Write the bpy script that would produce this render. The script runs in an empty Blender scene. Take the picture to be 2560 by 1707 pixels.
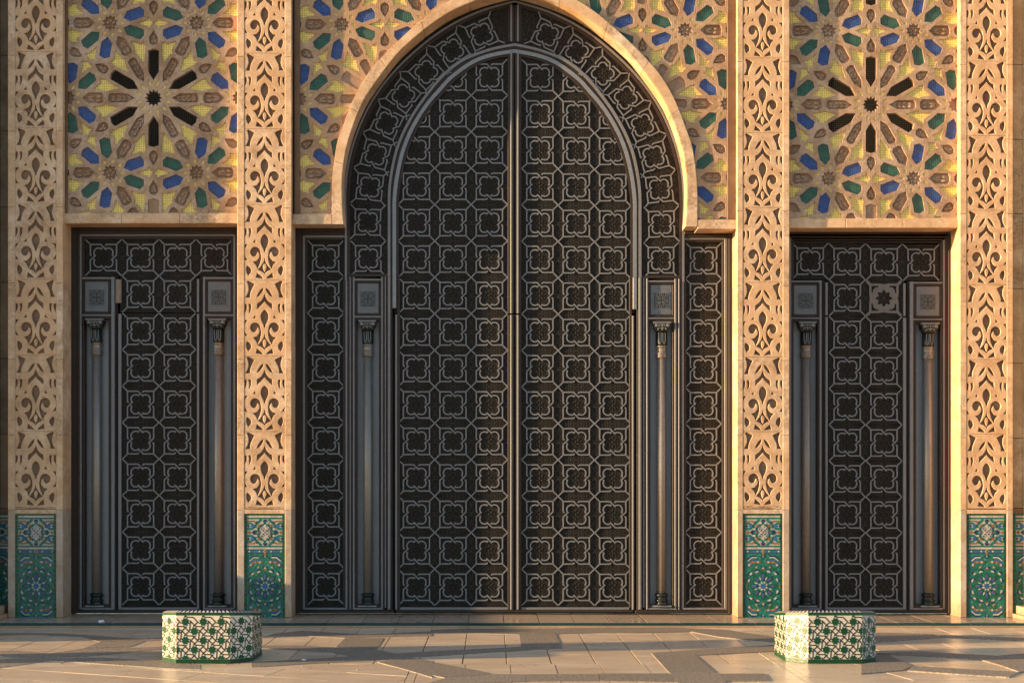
import bpy, math, random
from mathutils import Vector, Matrix
random.seed(7)
R = math.radians
C = bpy.context.scene.collection
SC = bpy.context.scene

# ------------------------------------------------------------------ camera
# The facade front is the plane y = 0, the platform is z = 0; lengths in metres.
FPX, DIST, CZ = 3560.0, 20.94, 2.018
CX = -0.294
cam_d = bpy.data.cameras.new('camera'); cam = bpy.data.objects.new('camera', cam_d); C.objects.link(cam)
cam.location = (CX, -DIST, CZ); cam.rotation_euler = (R(90), 0, 0)
cam_d.sensor_width = 36.0; cam_d.lens = FPX/2560*36
cam_d.shift_x = 50/2560; cam_d.shift_y = 346.5/2560
cam_d.clip_start = 0.1; cam_d.clip_end = 2000
SC.camera = cam

# ------------------------------------------------------------------ light
SUN_EL, SUN_AZ = 9.0, 10.0        # azimuth measured from the wall plane, sun on the left
w = bpy.data.worlds.new('World'); SC.world = w; w.use_nodes = True
nt = w.node_tree
sky = nt.nodes.new('ShaderNodeTexSky'); sky.sky_type = 'NISHITA'; sky.sun_disc = False
sky.sun_elevation = R(SUN_EL)
# direction towards the sun: mostly -X, a little -Y
sdir = Vector((-math.cos(R(SUN_EL))*math.cos(R(SUN_AZ)), -math.cos(R(SUN_EL))*math.sin(R(SUN_AZ)), math.sin(R(SUN_EL))))
sky.sun_rotation = math.atan2(sdir.x, sdir.y)
sky.air_density = 1.0; sky.dust_density = 0.7; sky.ozone_density = 1.6
bg = nt.nodes['Background']; bg.inputs['Strength'].default_value = 0.11
nt.links.new(sky.outputs[0], bg.inputs['Color'])
sun_d = bpy.data.lights.new('sun', 'SUN'); sun = bpy.data.objects.new('sun', sun_d); C.objects.link(sun)
sun_d.energy = 4.6; sun_d.angle = R(0.6); sun_d.color = (1.0, 0.68, 0.35)
sun.rotation_euler = sdir.to_track_quat('Z', 'Y').to_euler()
SC.view_settings.view_transform = 'Standard'; SC.view_settings.look = 'None'
SC.view_settings.gamma = 1; SC.view_settings.use_curve_mapping = False
SC.view_settings.exposure = 1.8

# ------------------------------------------------------------------ helpers
def kk(Y): return (DIST+Y)/FPX
def P(px, py, Y=0.0):
    k = kk(Y); return Vector((CX+(px-1230)*k, Y, CZ-(py-1200)*k))
def taper(px): return 1-0.016*(px-1280)/2370
def ident(px, py): return px, py
def mirror(c):
    def f(px, py):
        q = 2*c-px; return q, 1543-(1543-py)*taper(q)/taper(px)
    return f

def area2(p):
    return sum(p[i][0]*p[(i+1) % len(p)][1]-p[(i+1) % len(p)][0]*p[i][1] for i in range(len(p)))

class MB:
    def __init__(s): s.v = []; s.f = []; s.m = []
    def add(s, vs, fs, m=0):
        b = len(s.v); s.v += [tuple(v) for v in vs]
        for f in fs: s.f.append(tuple(b+i for i in f)); s.m.append(m)
    def box(s, x0, x1, y0, y1, z0, z1, m=0, ch=0.0):
        if x0 > x1: x0, x1 = x1, x0
        if y0 > y1: y0, y1 = y1, y0
        if z0 > z1: z0, z1 = z1, z0
        if ch > 0:   # chamfered front (towards -y)
            c = min(ch, (x1-x0)/3, (z1-z0)/3, (y1-y0)/2)
            vs = [(x0,y1,z0),(x1,y1,z0),(x1,y1,z1),(x0,y1,z1),
                  (x0,y0+c,z0),(x1,y0+c,z0),(x1,y0+c,z1),(x0,y0+c,z1),
                  (x0+c,y0,z0+c),(x1-c,y0,z0+c),(x1-c,y0,z1-c),(x0+c,y0,z1-c)]
            fs = [(8,9,10,11),(4,5,9,8),(5,6,10,9),(6,7,11,10),(7,4,8,11),(0,1,5,4),(1,2,6,5),(2,3,7,6),(3,0,4,7),(3,2,1,0)]
            s.add(vs, fs, m); return
        vs = [(x0,y0,z0),(x1,y0,z0),(x1,y1,z0),(x0,y1,z0),(x0,y0,z1),(x1,y0,z1),(x1,y1,z1),(x0,y1,z1)]
        s.add(vs, [(0,3,2,1),(4,5,6,7),(0,1,5,4),(1,2,6,5),(2,3,7,6),(3,0,4,7)], m)
    def prism(s, poly, y0, y1, m=0, ch=0.0):
        """poly in (x, z); front face at y0 (towards the viewer), back at y1"""
        if area2(poly) < 0: poly = poly[::-1]
        n = len(poly)
        vs = [(x, y0, z) for x, z in poly]+[(x, y1, z) for x, z in poly]
        s.add(vs, [tuple(range(n))]+[((i+1) % n, i, n+i, n+(i+1) % n) for i in range(n)], m)
    def flat(s, poly, z0, z1, m=0):
        """poly in (x, y), top at z1"""
        if area2(poly) < 0: poly = poly[::-1]
        n = len(poly)
        vs = [(x, y, z1) for x, y in poly]+[(x, y, z0) for x, y in poly]
        s.add(vs, [tuple(range(n))]+[((i+1) % n, i, n+i, n+(i+1) % n) for i in range(n)], m)
    def strip(s, A, B, y0, y1, m=0, closed=False):
        """solid band between two polylines A (outer) and B (inner), points (x, z)"""
        n = len(A)
        vs = [(x, y0, z) for x, z in A]+[(x, y0, z) for x, z in B]+[(x, y1, z) for x, z in A]+[(x, y1, z) for x, z in B]
        fs = []
        ar = area2([A[0], A[1], B[1], B[0]])
        for i in range(n-1):
            q = [(i, i+1, n+i+1, n+i), (2*n+i+1, 2*n+i, 3*n+i, 3*n+i+1), (i+1, i, 2*n+i, 2*n+i+1), (n+i, n+i+1, 3*n+i+1, 3*n+i)]
            if ar < 0: q = [t[::-1] for t in q]
            fs += q
        e = [(0, n, 3*n, 2*n), (2*n-1, n-1, 3*n-1, 4*n-1)]
        if ar < 0: e = [t[::-1] for t in e]
        s.add(vs, fs+e, m)
    def ribbon(s, pts, wd, y0, y1, m=0):
        A = offset(pts, wd/2); B = offset(pts, -wd/2); s.strip(A, B, y0, y1, m)
    def lathe(s, prof, cx, cy, n=20, m=0, a0=0.0):
        """prof: list of (r, z)"""
        b = []
        for r, z in prof:
            b += [(cx+r*math.cos(a0+2*math.pi*i/n), cy+r*math.sin(a0+2*math.pi*i/n), z) for i in range(n)]
        fs = []
        up = prof[-1][1] > prof[0][1]
        for j in range(len(prof)-1):
            for i in range(n):
                q = (j*n+i, j*n+(i+1) % n, (j+1)*n+(i+1) % n, (j+1)*n+i)
                fs.append(q if up else q[::-1])
        t = tuple((len(prof)-1)*n+i for i in range(n)); bt = tuple(reversed(range(n)))
        fs += [t, bt] if up else [t[::-1], bt[::-1]]
        s.add(b, fs, m)
    def mesh(s, name, mats, smooth=False):
        me = bpy.data.meshes.new(name); me.from_pydata(s.v, [], s.f)
        for mt in (mats if isinstance(mats, (list, tuple)) else [mats]): me.materials.append(mt)
        me.polygons.foreach_set('material_index', s.m)
        if smooth: me.polygons.foreach_set('use_smooth', [True]*len(s.f))
        me.update(); return me
    def build(s, name, mats, parent=None, loc=None, smooth=False):
        return ob(name, s.mesh(name, mats, smooth), parent, loc)

def ob(name, me, parent=None, loc=None):
    o = bpy.data.objects.new(name, me); C.objects.link(o)
    if loc is not None: o.location = loc
    if parent is not None: o.parent = parent
    return o
def thing(name, label, cat, group=None):
    o = bpy.data.objects.new(name, None); C.objects.link(o); o.empty_display_size = 0.2
    o['label'] = label; o['category'] = cat
    if group: o['group'] = group
    return o
def tag(o, label, cat, group=None):
    o['label'] = label; o['category'] = cat
    if group: o['group'] = group
    return o

def offset(pts, d):
    n = len(pts); out = []
    for i in range(n):
        a = pts[max(i-1, 0)]; b = pts[i]; c = pts[min(i+1, n-1)]
        def nr(p, q):
            dx, dz = q[0]-p[0], q[1]-p[1]; L = math.hypot(dx, dz) or 1; return (-dz/L, dx/L)
        n1 = nr(a, b) if i > 0 else nr(b, c); n2 = nr(b, c) if i < n-1 else n1
        mx, mz = n1[0]+n2[0], n1[1]+n2[1]; L = math.hypot(mx, mz) or 1; mx /= L; mz /= L
        cs = max(0.5, mx*n1[0]+mz*n1[1]); out.append((b[0]+mx*d/cs, b[1]+mz*d/cs))
    return out
def crom(pts, sub=6):
    out = []
    for i in range(len(pts)-1):
        p0 = pts[max(i-1, 0)]; p1 = pts[i]; p2 = pts[i+1]; p3 = pts[min(i+2, len(pts)-1)]
        for k in range(sub):
            t = k/sub
            out.append(tuple(0.5*(2*p1[j]+(p2[j]-p0[j])*t+(2*p0[j]-5*p1[j]+4*p2[j]-p3[j])*t*t+(3*p1[j]-p0[j]-3*p2[j]+p3[j])*t**3) for j in (0, 1)))
    out.append(tuple(pts[-1])); return out
def resample(pts, n):
    L = [0]
    for a, b in zip(pts, pts[1:]): L.append(L[-1]+math.hypot(b[0]-a[0], b[1]-a[1]))
    out = []; j = 0
    for i in range(n):
        t = L[-1]*i/(n-1)
        while j < len(L)-2 and L[j+1] < t: j += 1
        u = (t-L[j])/((L[j+1]-L[j]) or 1)
        out.append((pts[j][0]+(pts[j+1][0]-pts[j][0])*u, pts[j][1]+(pts[j+1][1]-pts[j][1])*u))
    return out
def xz(pts, Y): return [(P(a, b, Y).x, P(a, b, Y).z) for a, b in pts]

def grow(poly, d):
    """closed polygon moved outward by d"""
    n = len(poly); sg = 1 if area2(poly) > 0 else -1; out = []
    for i in range(n):
        a, b, c = poly[i-1], poly[i], poly[(i+1) % n]
        d1 = (b[0]-a[0], b[1]-a[1]); d2 = (c[0]-b[0], c[1]-b[1]); l1 = math.hypot(*d1) or 1; l2 = math.hypot(*d2) or 1
        n1 = (d1[1]/l1*sg, -d1[0]/l1*sg); n2 = (d2[1]/l2*sg, -d2[0]/l2*sg)
        mx, mz = n1[0]+n2[0], n1[1]+n2[1]; L = math.hypot(mx, mz)
        if L < 0.2: out.append((b[0]+n1[0]*d, b[1]+n1[1]*d)); continue
        mx /= L; mz /= L; cs = max(0.55, mx*n1[0]+mz*n1[1]); out.append((b[0]+mx*d/cs, b[1]+mz*d/cs))
    return out
def clip_rect(poly, x0, x1, y0, y1):
    def cl(p, f, it):
        out = []
        for i in range(len(p)):
            a, c = p[i], p[(i+1) % len(p)]
            if f(a): out.append(a)
            if f(a) != f(c): out.append(it(a, c))
        return out
    def ix(v): return lambda a, c: (v, a[1]+(c[1]-a[1])*(v-a[0])/(c[0]-a[0]))
    def iy(v): return lambda a, c: (a[0]+(c[0]-a[0])*(v-a[1])/(c[1]-a[1]), v)
    for f, it in ((lambda q: q[0] >= x0, ix(x0)), (lambda q: q[0] <= x1, ix(x1)), (lambda q: q[1] >= y0, iy(y0)), (lambda q: q[1] <= y1, iy(y1))):
        poly = cl(poly, f, it)
        if len(poly) < 3: return []
    return poly

# ------------------------------------------------------------------ materials
class NB:
    def __init__(s, name):
        s.m = bpy.data.materials.new(name); s.m.use_nodes = True; s.t = s.m.node_tree
        s.b = s.t.nodes['Principled BSDF']; s.pos = None
    def n(s, ty, **kw):
        nd = s.t.nodes.new(ty)
        for k, v in kw.items(): setattr(nd, k, v)
        return nd
    def l(s, a, b): s.t.links.new(a, b)
    def coord(s, scale=(1, 1, 1), obj=False):
        if obj: o = s.n('ShaderNodeTexCoord').outputs['Object']
        else: o = s.n('ShaderNodeNewGeometry').outputs['Position']
        mp = s.n('ShaderNodeMapping'); mp.inputs['Scale'].default_value = scale; s.l(o, mp.inputs['Vector']); return mp.outputs[0]
    def noise(s, sc, det=6, rough=0.55, vec=None):
        nd = s.n('ShaderNodeTexNoise'); nd.inputs['Scale'].default_value = sc; nd.inputs['Detail'].default_value = det; nd.inputs['Roughness'].default_value = rough
        s.l(vec or s.coord(), nd.inputs['Vector']); return nd.outputs['Fac']
    def ramp(s, fac, stops):
        r = s.n('ShaderNodeValToRGB'); e = r.color_ramp.elements
        while len(e) < len(stops): e.new(0.5)
        for i, (p, c) in enumerate(stops): e[i].position = p; e[i].color = (*c, 1) if len(c) == 3 else c
        s.l(fac, r.inputs['Fac']); return r.outputs['Color']
    def mix(s, fac, a, b, mode='MIX'):
        nd = s.n('ShaderNodeMix', data_type='RGBA', blend_type=mode)
        for x, i in ((fac, 0), (a, 6), (b, 7)):
            if isinstance(x, (int, float)): nd.inputs[i].default_value = x
            elif isinstance(x, tuple): nd.inputs[i].default_value = (*x, 1)
            else: s.l(x, nd.inputs[i])
        return nd.outputs[2]
    def bump(s, h, dist, st=1.0, nrm=None):
        nd = s.n('ShaderNodeBump'); nd.inputs['Distance'].default_value = dist; nd.inputs['Strength'].default_value = st
        s.l(h, nd.inputs['Height'])
        if nrm: s.l(nrm, nd.inputs['Normal'])
        return nd.outputs[0]
    def out(s, col, rough=0.6, metal=0.0, nrm=None, spec=0.5, coat=0.0):
        if isinstance(col, tuple): s.b.inputs['Base Color'].default_value = (*col, 1)
        else: s.l(col, s.b.inputs['Base Color'])
        if isinstance(rough, (int, float)): s.b.inputs['Roughness'].default_value = rough
        else: s.l(rough, s.b.inputs['Roughness'])
        s.b.inputs['Metallic'].default_value = metal; s.b.inputs['Specular IOR Level'].default_value = spec
        s.b.inputs['Coat Weight'].default_value = coat
        if nrm: s.l(nrm, s.b.inputs['Normal'])
        return s.m
    def rnd(s): return s.n('ShaderNodeObjectInfo').outputs['Random']
    def fl(s, fac, a, b):
        nd = s.n('ShaderNodeMapRange'); nd.inputs['To Min'].default_value = a; nd.inputs['To Max'].default_value = b; s.l(fac, nd.inputs['Value']); return nd.outputs[0]

def stone(name, c1, c2, stain, stain_amt=0.35, rough=0.6, vein=(1, 1, 1), bump=0.004, spec=0.4):
    b = NB(name)
    big = b.noise(1.1, 6, 0.62, b.coord(vein)); fine = b.noise(55, 4, 0.75); mid = b.noise(7, 8, 0.7); sp = b.noise(24, 6, 0.75)
    c = b.mix(b.ramp(big, [(0.34, (0, 0, 0)), (0.66, (1, 1, 1))]), c1, c2)
    c = b.mix(0.8, c, b.ramp(mid, [(0.3, (0.60, 0.50, 0.41)), (0.55, (1.06, 1.05, 1.04)), (0.75, (1.18, 1.2, 1.24))]), 'MULTIPLY')
    c = b.mix(0.75, c, b.ramp(b.noise(3.1, 5, 0.65), [(0.36, (0.70, 0.56, 0.42)), (0.6, (1.06, 1.06, 1.08))]), 'MULTIPLY')
    c = b.mix(0.3, c, b.ramp(fine, [(0.3, (0.35, 0.28, 0.22)), (0.7, (1.1, 1.1, 1.1))]), 'MULTIPLY')
    st = b.mix(1.0, b.ramp(b.noise(2.6, 7, 0.68), [(0.44, (0, 0, 0)), (0.6, (1, 1, 1))]), b.ramp(sp, [(0.42, (0, 0, 0)), (0.62, (min(1, stain_amt*1.5),)*3)]), 'MULTIPLY')
    c = b.mix(st, c, stain)
    c = b.mix(b.fl(b.rnd(), 0.0, 0.55), c, (0.84*c1[0], 0.64*c1[1], 0.44*c1[2]))
    nr = b.bump(fine, bump, 0.6); nr = b.bump(mid, bump*2.5, 0.4, nr)
    return b.out(c, rough, 0, nr, spec)
M_stone = stone('warm_limestone', (0.66, 0.51, 0.37), (0.56, 0.39, 0.245), (0.22, 0.13, 0.07), 0.55)
M_recess = stone('grimy_shaded_limestone', (0.17, 0.105, 0.062), (0.24, 0.155, 0.095), (0.11, 0.07, 0.045), 0.5)  # dark brown for grime and for recess shade painted into the colour
M_trim = stone('smooth_limestone', (0.68, 0.535, 0.395), (0.59, 0.44, 0.295), (0.22, 0.135, 0.075), 0.65, 0.5)
M_pale = stone('pale_marble', (0.50, 0.44, 0.385), (0.43, 0.37, 0.315), (0.31, 0.24, 0.18), 0.3, 0.4)
def damp(mt):
    t = mt.node_tree; pb = t.nodes['Principled BSDF']; src = pb.inputs['Base Color'].links[0].from_socket
    g = t.nodes.new('ShaderNodeNewGeometry'); sx = t.nodes.new('ShaderNodeSeparateXYZ'); t.links.new(g.outputs['Position'], sx.inputs[0])
    nz = t.nodes.new('ShaderNodeTexNoise'); nz.inputs['Scale'].default_value = 9; nz.inputs['Detail'].default_value = 6; t.links.new(g.outputs['Position'], nz.inputs['Vector'])
    ad = t.nodes.new('ShaderNodeMath'); ad.operation = 'MULTIPLY_ADD'; ad.inputs[1].default_value = -0.55; t.links.new(nz.outputs['Fac'], ad.inputs[0]); t.links.new(sx.outputs['Z'], ad.inputs[2])
    mr = t.nodes.new('ShaderNodeMapRange'); mr.inputs['From Min'].default_value = -0.3; mr.inputs['From Max'].default_value = 0.05; mr.inputs['To Min'].default_value = 0.75; mr.inputs['To Max'].default_value = 0; t.links.new(ad.outputs[0], mr.inputs['Value'])
    mx = t.nodes.new('ShaderNodeMix'); mx.data_type = 'RGBA'; mx.inputs[7].default_value = (0.30, 0.18, 0.09, 1); t.links.new(mr.outputs[0], mx.inputs[0]); t.links.new(src, mx.inputs[6]); t.links.new(mx.outputs[2], pb.inputs['Base Color'])
damp(M_pale)
M_wall = stone('stained_shaded_block', (0.31, 0.265, 0.20), (0.22, 0.185, 0.135), (0.12, 0.105, 0.08), 0.6, 0.75)  # darker copy for the left wall, its shade put into the colour
M_wall2 = stone('stained_lit_block', (0.42, 0.36, 0.27), (0.33, 0.28, 0.20), (0.13, 0.115, 0.085), 0.65, 0.75)  # lighter copy for the right wall, its sunlight put into the colour
M_stucco = stone('stucco', (0.56, 0.42, 0.315), (0.48, 0.345, 0.25), (0.19, 0.12, 0.08), 0.55, 0.75, bump=0.005, spec=0.25)
M_carve = stone('weathered_stucco', (0.41, 0.30, 0.225), (0.46, 0.34, 0.265), (0.18, 0.11, 0.07), 0.5, 0.8, spec=0.2)

def mosaic(name, c, grid=0.030, var=0.35, rough=0.3, grout=(0.16, 0.13, 0.1), rot=0.0):
    """small square glazed tesserae set in grout, coordinates of the piece itself"""
    b = NB(name)
    v = b.n('ShaderNodeTexCoord').outputs['Object']
    mp = b.n('ShaderNodeMapping'); mp.inputs['Rotation'].default_value = (R(90), 0, rot); b.l(v, mp.inputs['Vector'])
    br = b.n('ShaderNodeTexBrick'); br.offset = 0.0; br.inputs['Scale'].default_value = 1.0
    br.inputs['Brick Width'].default_value = grid; br.inputs['Row Height'].default_value = grid
    br.inputs['Mortar Size'].default_value = grid*0.055; br.inputs['Mortar Smooth'].default_value = 0.3; br.inputs['Bias'].default_value = 0.0
    br.inputs['Color1'].default_value = (*[x*(1+var) for x in c], 1); br.inputs['Color2'].default_value = (*[x*(1-var) for x in c], 1)
    br.inputs['Mortar'].default_value = (*grout, 1); b.l(mp.outputs[0], br.inputs['Vector'])
    c2 = b.mix(b.fl(b.rnd(), 0, 0.35), br.outputs['Color'], tuple(x*0.72 for x in c))
    dirt = b.ramp(b.noise(14, 4), [(0.5, (0, 0, 0)), (0.8, (0.35,)*3)])
    c2 = b.mix(dirt, c2, (0.17, 0.12, 0.08))
    return b.out(c2, rough+0.1, 0, b.bump(br.outputs['Fac'], -0.002, 0.6), 0.3)
M_blue = mosaic('blue_glass_mosaic', (0.012, 0.062, 0.26), grout=(0.03, 0.06, 0.12))
M_green = mosaic('green_glass_mosaic', (0.008, 0.09, 0.062), grout=(0.03, 0.07, 0.06))
M_yellow = mosaic('yellow_glass_mosaic', (0.88, 0.68, 0.175), 0.034, 0.12, 0.35, (0.17, 0.13, 0.06))

def glaze(name, c, var=0.25, rough=0.3):
    b = NB(name)
    n = b.noise(20, 3)
    c2 = b.mix(n, tuple(x*(1-var) for x in c), tuple(min(1, x*(1+var)) for x in c))
    c2 = b.mix(b.fl(b.rnd(), 0, 0.6), c2, tuple(x*0.5 for x in c))
    return b.out(c2, rough, 0, b.bump(b.noise(35, 2), 0.003, 0.25), 0.3)
G_dgreen = glaze('dark_green_glaze', (0.006, 0.085, 0.035), 0.5)
G_teal = glaze('teal_glaze', (0.008, 0.14, 0.112), 0.25)
b = NB('teal_glaze_pieces'); v_ = b.n('ShaderNodeTexVoronoi', feature='F1'); v_.inputs['Scale'].default_value = 26; b.l(b.coord(), v_.inputs['Vector'])
ve = b.n('ShaderNodeTexVoronoi', feature='DISTANCE_TO_EDGE'); ve.inputs['Scale'].default_value = 26; b.l(b.coord(), ve.inputs['Vector'])
sep = b.n('ShaderNodeSeparateColor'); b.l(v_.outputs['Color'], sep.inputs[0])
cc_ = b.ramp(sep.outputs[0], [(0.0, (0.004, 0.075, 0.045)), (0.35, (0.007, 0.125, 0.098)), (0.75, (0.010, 0.155, 0.125)), (1.0, (0.025, 0.20, 0.165))])
cc_ = b.mix(b.ramp(ve.outputs['Distance'], [(0.0, (1, 1, 1)), (0.07, (0, 0, 0))]), cc_, (0.02, 0.06, 0.045))
G_teal2 = b.out(cc_, 0.33, 0, b.bump(ve.outputs['Distance'], 0.002, 0.4), 0.35)
D_white = glaze('aged_white_glaze', (0.43, 0.41, 0.36), 0.15)
G_white = glaze('white_glaze', (0.60, 0.55, 0.455), 0.1, 0.42)
G_navy = glaze('navy_glaze', (0.012, 0.018, 0.085), 0.3)
G_blue = glaze('blue_glaze', (0.035, 0.105, 0.30), 0.25)
G_purple = glaze('purple_glaze', (0.10, 0.07, 0.15), 0.3)
G_brown = glaze('brown_glaze', (0.235, 0.10, 0.022), 0.35)
G_black = glaze('black_glaze', (0.016, 0.012, 0.011), 0.3, 0.45)
b = NB('grout'); M_grout = b.out(b.mix(b.noise(60), (0.34, 0.29, 0.22), (0.22, 0.18, 0.13)), 0.85)

def metal(name, c1, c2, rough, metallic, bump=0.0015, sc=30, spec=0.5):
    b = NB(name)
    n = b.noise(3.5, 5, 0.6); f = b.noise(sc, 5, 0.65)
    c = b.mix(n, c1, c2); c = b.mix(0.35, c, b.ramp(f, [(0.3, (0.3, 0.28, 0.26)), (0.7, (1, 1, 1))]), 'MULTIPLY')
    return b.out(c, b.fl(f, rough-0.08, rough+0.14), metallic, b.bump(f, bump, 0.6), spec)
M_strap = metal('pale_titanium_strap', (0.215, 0.213, 0.225), (0.17, 0.165, 0.167), 0.52, 0.3, spec=0.35)
M_frame = metal('brown_bronze_frame', (0.05, 0.034, 0.028), (0.03, 0.020, 0.0165), 0.48, 0.1, spec=0.22)
M_plate = metal('grey_metal_plate', (0.26, 0.27, 0.295), (0.20, 0.205, 0.215), 0.5, 0.4)
M_plaque = metal('dull_grey_plaque', (0.16, 0.165, 0.178), (0.125, 0.126, 0.132), 0.5, 0.35)
M_inlay = metal('dark_inlay', (0.035, 0.034, 0.034), (0.05, 0.048, 0.046), 0.55, 0.2)
M_shaft = metal('polished_shaft', (0.30, 0.262, 0.228), (0.235, 0.20, 0.172), 0.38, 0.4, 0.0002)
M_neck = metal('dark_green_bronze', (0.020, 0.028, 0.024), (0.035, 0.04, 0.034), 0.4, 0.5)
M_copper = metal('dull_copper_plate', (0.185, 0.155, 0.14), (0.14, 0.117, 0.105), 0.5, 0.4)
b = NB('chased_bronze')                                   # engraved arabesque ground behind the straps
v = b.coord(obj=True)
ab = b.n('ShaderNodeVectorMath', operation='ABSOLUTE'); b.l(v, ab.inputs[0]); v = ab.outputs[0]
vo = b.n('ShaderNodeTexVoronoi', feature='DISTANCE_TO_EDGE'); vo.inputs['Scale'].default_value = 24; b.l(v, vo.inputs['Vector'])
vs_ = b.n('ShaderNodeTexVoronoi', feature='F1'); vs_.inputs['Scale'].default_value = 48; b.l(v, vs_.inputs['Vector'])
edge = b.ramp(vo.outputs['Distance'], [(0.0, (1, 1, 1)), (0.09, (0, 0, 0))])
dot = b.ramp(vs_.outputs['Distance'], [(0.15, (1, 1, 1)), (0.4, (0, 0, 0))])
pat = b.mix(0.5, edge, dot, 'ADD')
colr = b.mix(b.noise(5), (0.0065, 0.0052, 0.0042), (0.013, 0.010, 0.0075))
colr = b.mix(b.ramp(pat, [(0.45, (0, 0, 0)), (1.0, (0.85,)*3)]), colr, (0.06, 0.053, 0.043))  # paler edges and dots paint the glints of the chasing
M_chased = b.out(colr, 0.55, 0.1, b.bump(pat, 0.004, 0.6), 0.16)
b = NB('dark_interior'); M_void = b.out((0.006, 0.005, 0.005), 0.9)
b = NB('old_wood'); M_wood = b.out(b.mix(b.noise(8, 6, 0.6, b.coord((6, 6, 0.6))), (0.10, 0.07, 0.05), (0.34, 0.27, 0.21)), 0.85)
b = NB('net_wire'); M_net = b.out((0.22, 0.18, 0.13), 0.6)
b = NB('white_paper'); M_paper = b.out((0.75, 0.76, 0.8), 0.7)

def paving(name, c1, c2, rough, veins=True, speck=False):
    b = NB(name)
    if veins:
        v = b.noise(1.6, 8, 0.68, b.coord((0.55, 3.2, 1))); v2 = b.noise(5, 6, 0.7, b.coord((0.5, 4.5, 1)))
        c = b.mix(b.ramp(v, [(0.38, (0, 0, 0)), (0.62, (1, 1, 1))]), c1, tuple(x*0.82 for x in c2))
        c = b.mix(b.ramp(v2, [(0.5, (0, 0, 0)), (0.7, (0.45,)*3)]), c, (0.32, 0.205, 0.12))
        c = b.mix(b.ramp(b.noise(0.7, 4), [(0.42, (0, 0, 0)), (0.65, (0.6,)*3)]), c, (c1[0]*0.62, c1[1]*0.55, c1[2]*0.47))
        c = b.mix(b.fl(b.rnd(), 0, 0.55), c, (0.55, 0.405, 0.27))
        rg = b.fl(b.noise(7, 4), rough-0.06, rough+0.16); nr = b.bump(v2, 0.0012, 0.35)
    else:
        f = b.noise(34, 3, 0.85); f2 = b.noise(16, 3, 0.7)
        c = b.mix(b.ramp(f, [(0.42, (0, 0, 0)), (0.58, (1, 1, 1))]), c1, c2)
        c = b.mix(b.ramp(f2, [(0.5, (0, 0, 0)), (0.7, (0.45,)*3)]), c, tuple(x*0.6 for x in c1))
        c = b.mix(b.fl(b.rnd(), 0, 0.3), c, tuple(x*0.75 for x in c1))
        rg = b.fl(f2, rough-0.05, rough+0.2); nr = b.bump(f, 0.004, 0.5)
    return b.out(c, rg, 0, nr, 0.5)
M_marble = paving('beige_marble_paving', (0.72, 0.59, 0.44), (0.60, 0.465, 0.325), 0.26)
M_plat = paving('platform_marble', (0.43, 0.355, 0.29), (0.34, 0.27, 0.21), 0.17)
M_granite = paving('grey_granite_paving', (0.12, 0.10, 0.08), (0.34, 0.28, 0.21), 0.6, veins=False)
M_band = glaze('dark_green_band', (0.012, 0.05, 0.05), 0.35, 0.25)
b = NB('paving_bed'); M_bed = b.out(b.mix(b.noise(9), (0.035, 0.027, 0.02), (0.07, 0.055, 0.042)), 0.9)

# ------------------------------------------------------------------ ground and platform
GZ = -0.066                     # level of the forecourt
bed = MB(); bed.flat([(-220, -220), (220, -220), (220, 60), (-220, 60)], GZ-0.5, GZ-0.02)
ground = bed.build('ground', M_bed); ground['kind'] = 'structure'
def G(px, py, z=GZ):
    d = (CZ-z)*FPX/(py-1200); return (CX+(px-1230)*d/FPX, d-DIST)

PW = 0.507
x_first = G(1165/1.0, 1600)[0]
def slab_mesh(x0, x1, y0, y1, z1, mat, name, parent, gap=0.011, jit=0.0015):
    m = MB(); z = z1+random.uniform(-jit, jit); g = gap/2; c = 0.003
    x0 += g; x1 -= g; y0 += g; y1 -= g
    vs = [(x0,y0,z-0.05),(x1,y0,z-0.05),(x1,y1,z-0.05),(x0,y1,z-0.05),(x0,y0,z-c),(x1,y0,z-c),(x1,y1,z-c),(x0,y1,z-c),
          (x0+c,y0+c,z),(x1-c,y0+c,z),(x1-c,y1-c,z),(x0+c,y1-c,z)]
    m.add(vs, [(8,9,10,11),(4,5,9,8),(5,6,10,9),(6,7,11,10),(7,4,8,11),(0,1,5,4),(1,2,6,5),(2,3,7,6),(3,0,4,7)])
    return m.build(name, mat, parent)
PLAT_Y = -0.82
rows = [(-1.62, PLAT_Y+0.0), (-3.12, -1.62), (-4.75, -3.12)]
for i in range(-17, 18):
    for j, (ya, yb) in enumerate(rows):
        x0 = x_first+i*PW
        if j == 2 and i % 2 == 0:
            ym = -3.95+random.uniform(-.15, .15)
            slab_mesh(x0, x0+PW, ya, ym, GZ, M_marble, 'paving_slab', ground); slab_mesh(x0, x0+PW, ym, yb, GZ, M_marble, 'paving_slab', ground)
        else: slab_mesh(x0, x0+PW, ya, yb, GZ, M_marble, 'paving_slab', ground)
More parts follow.
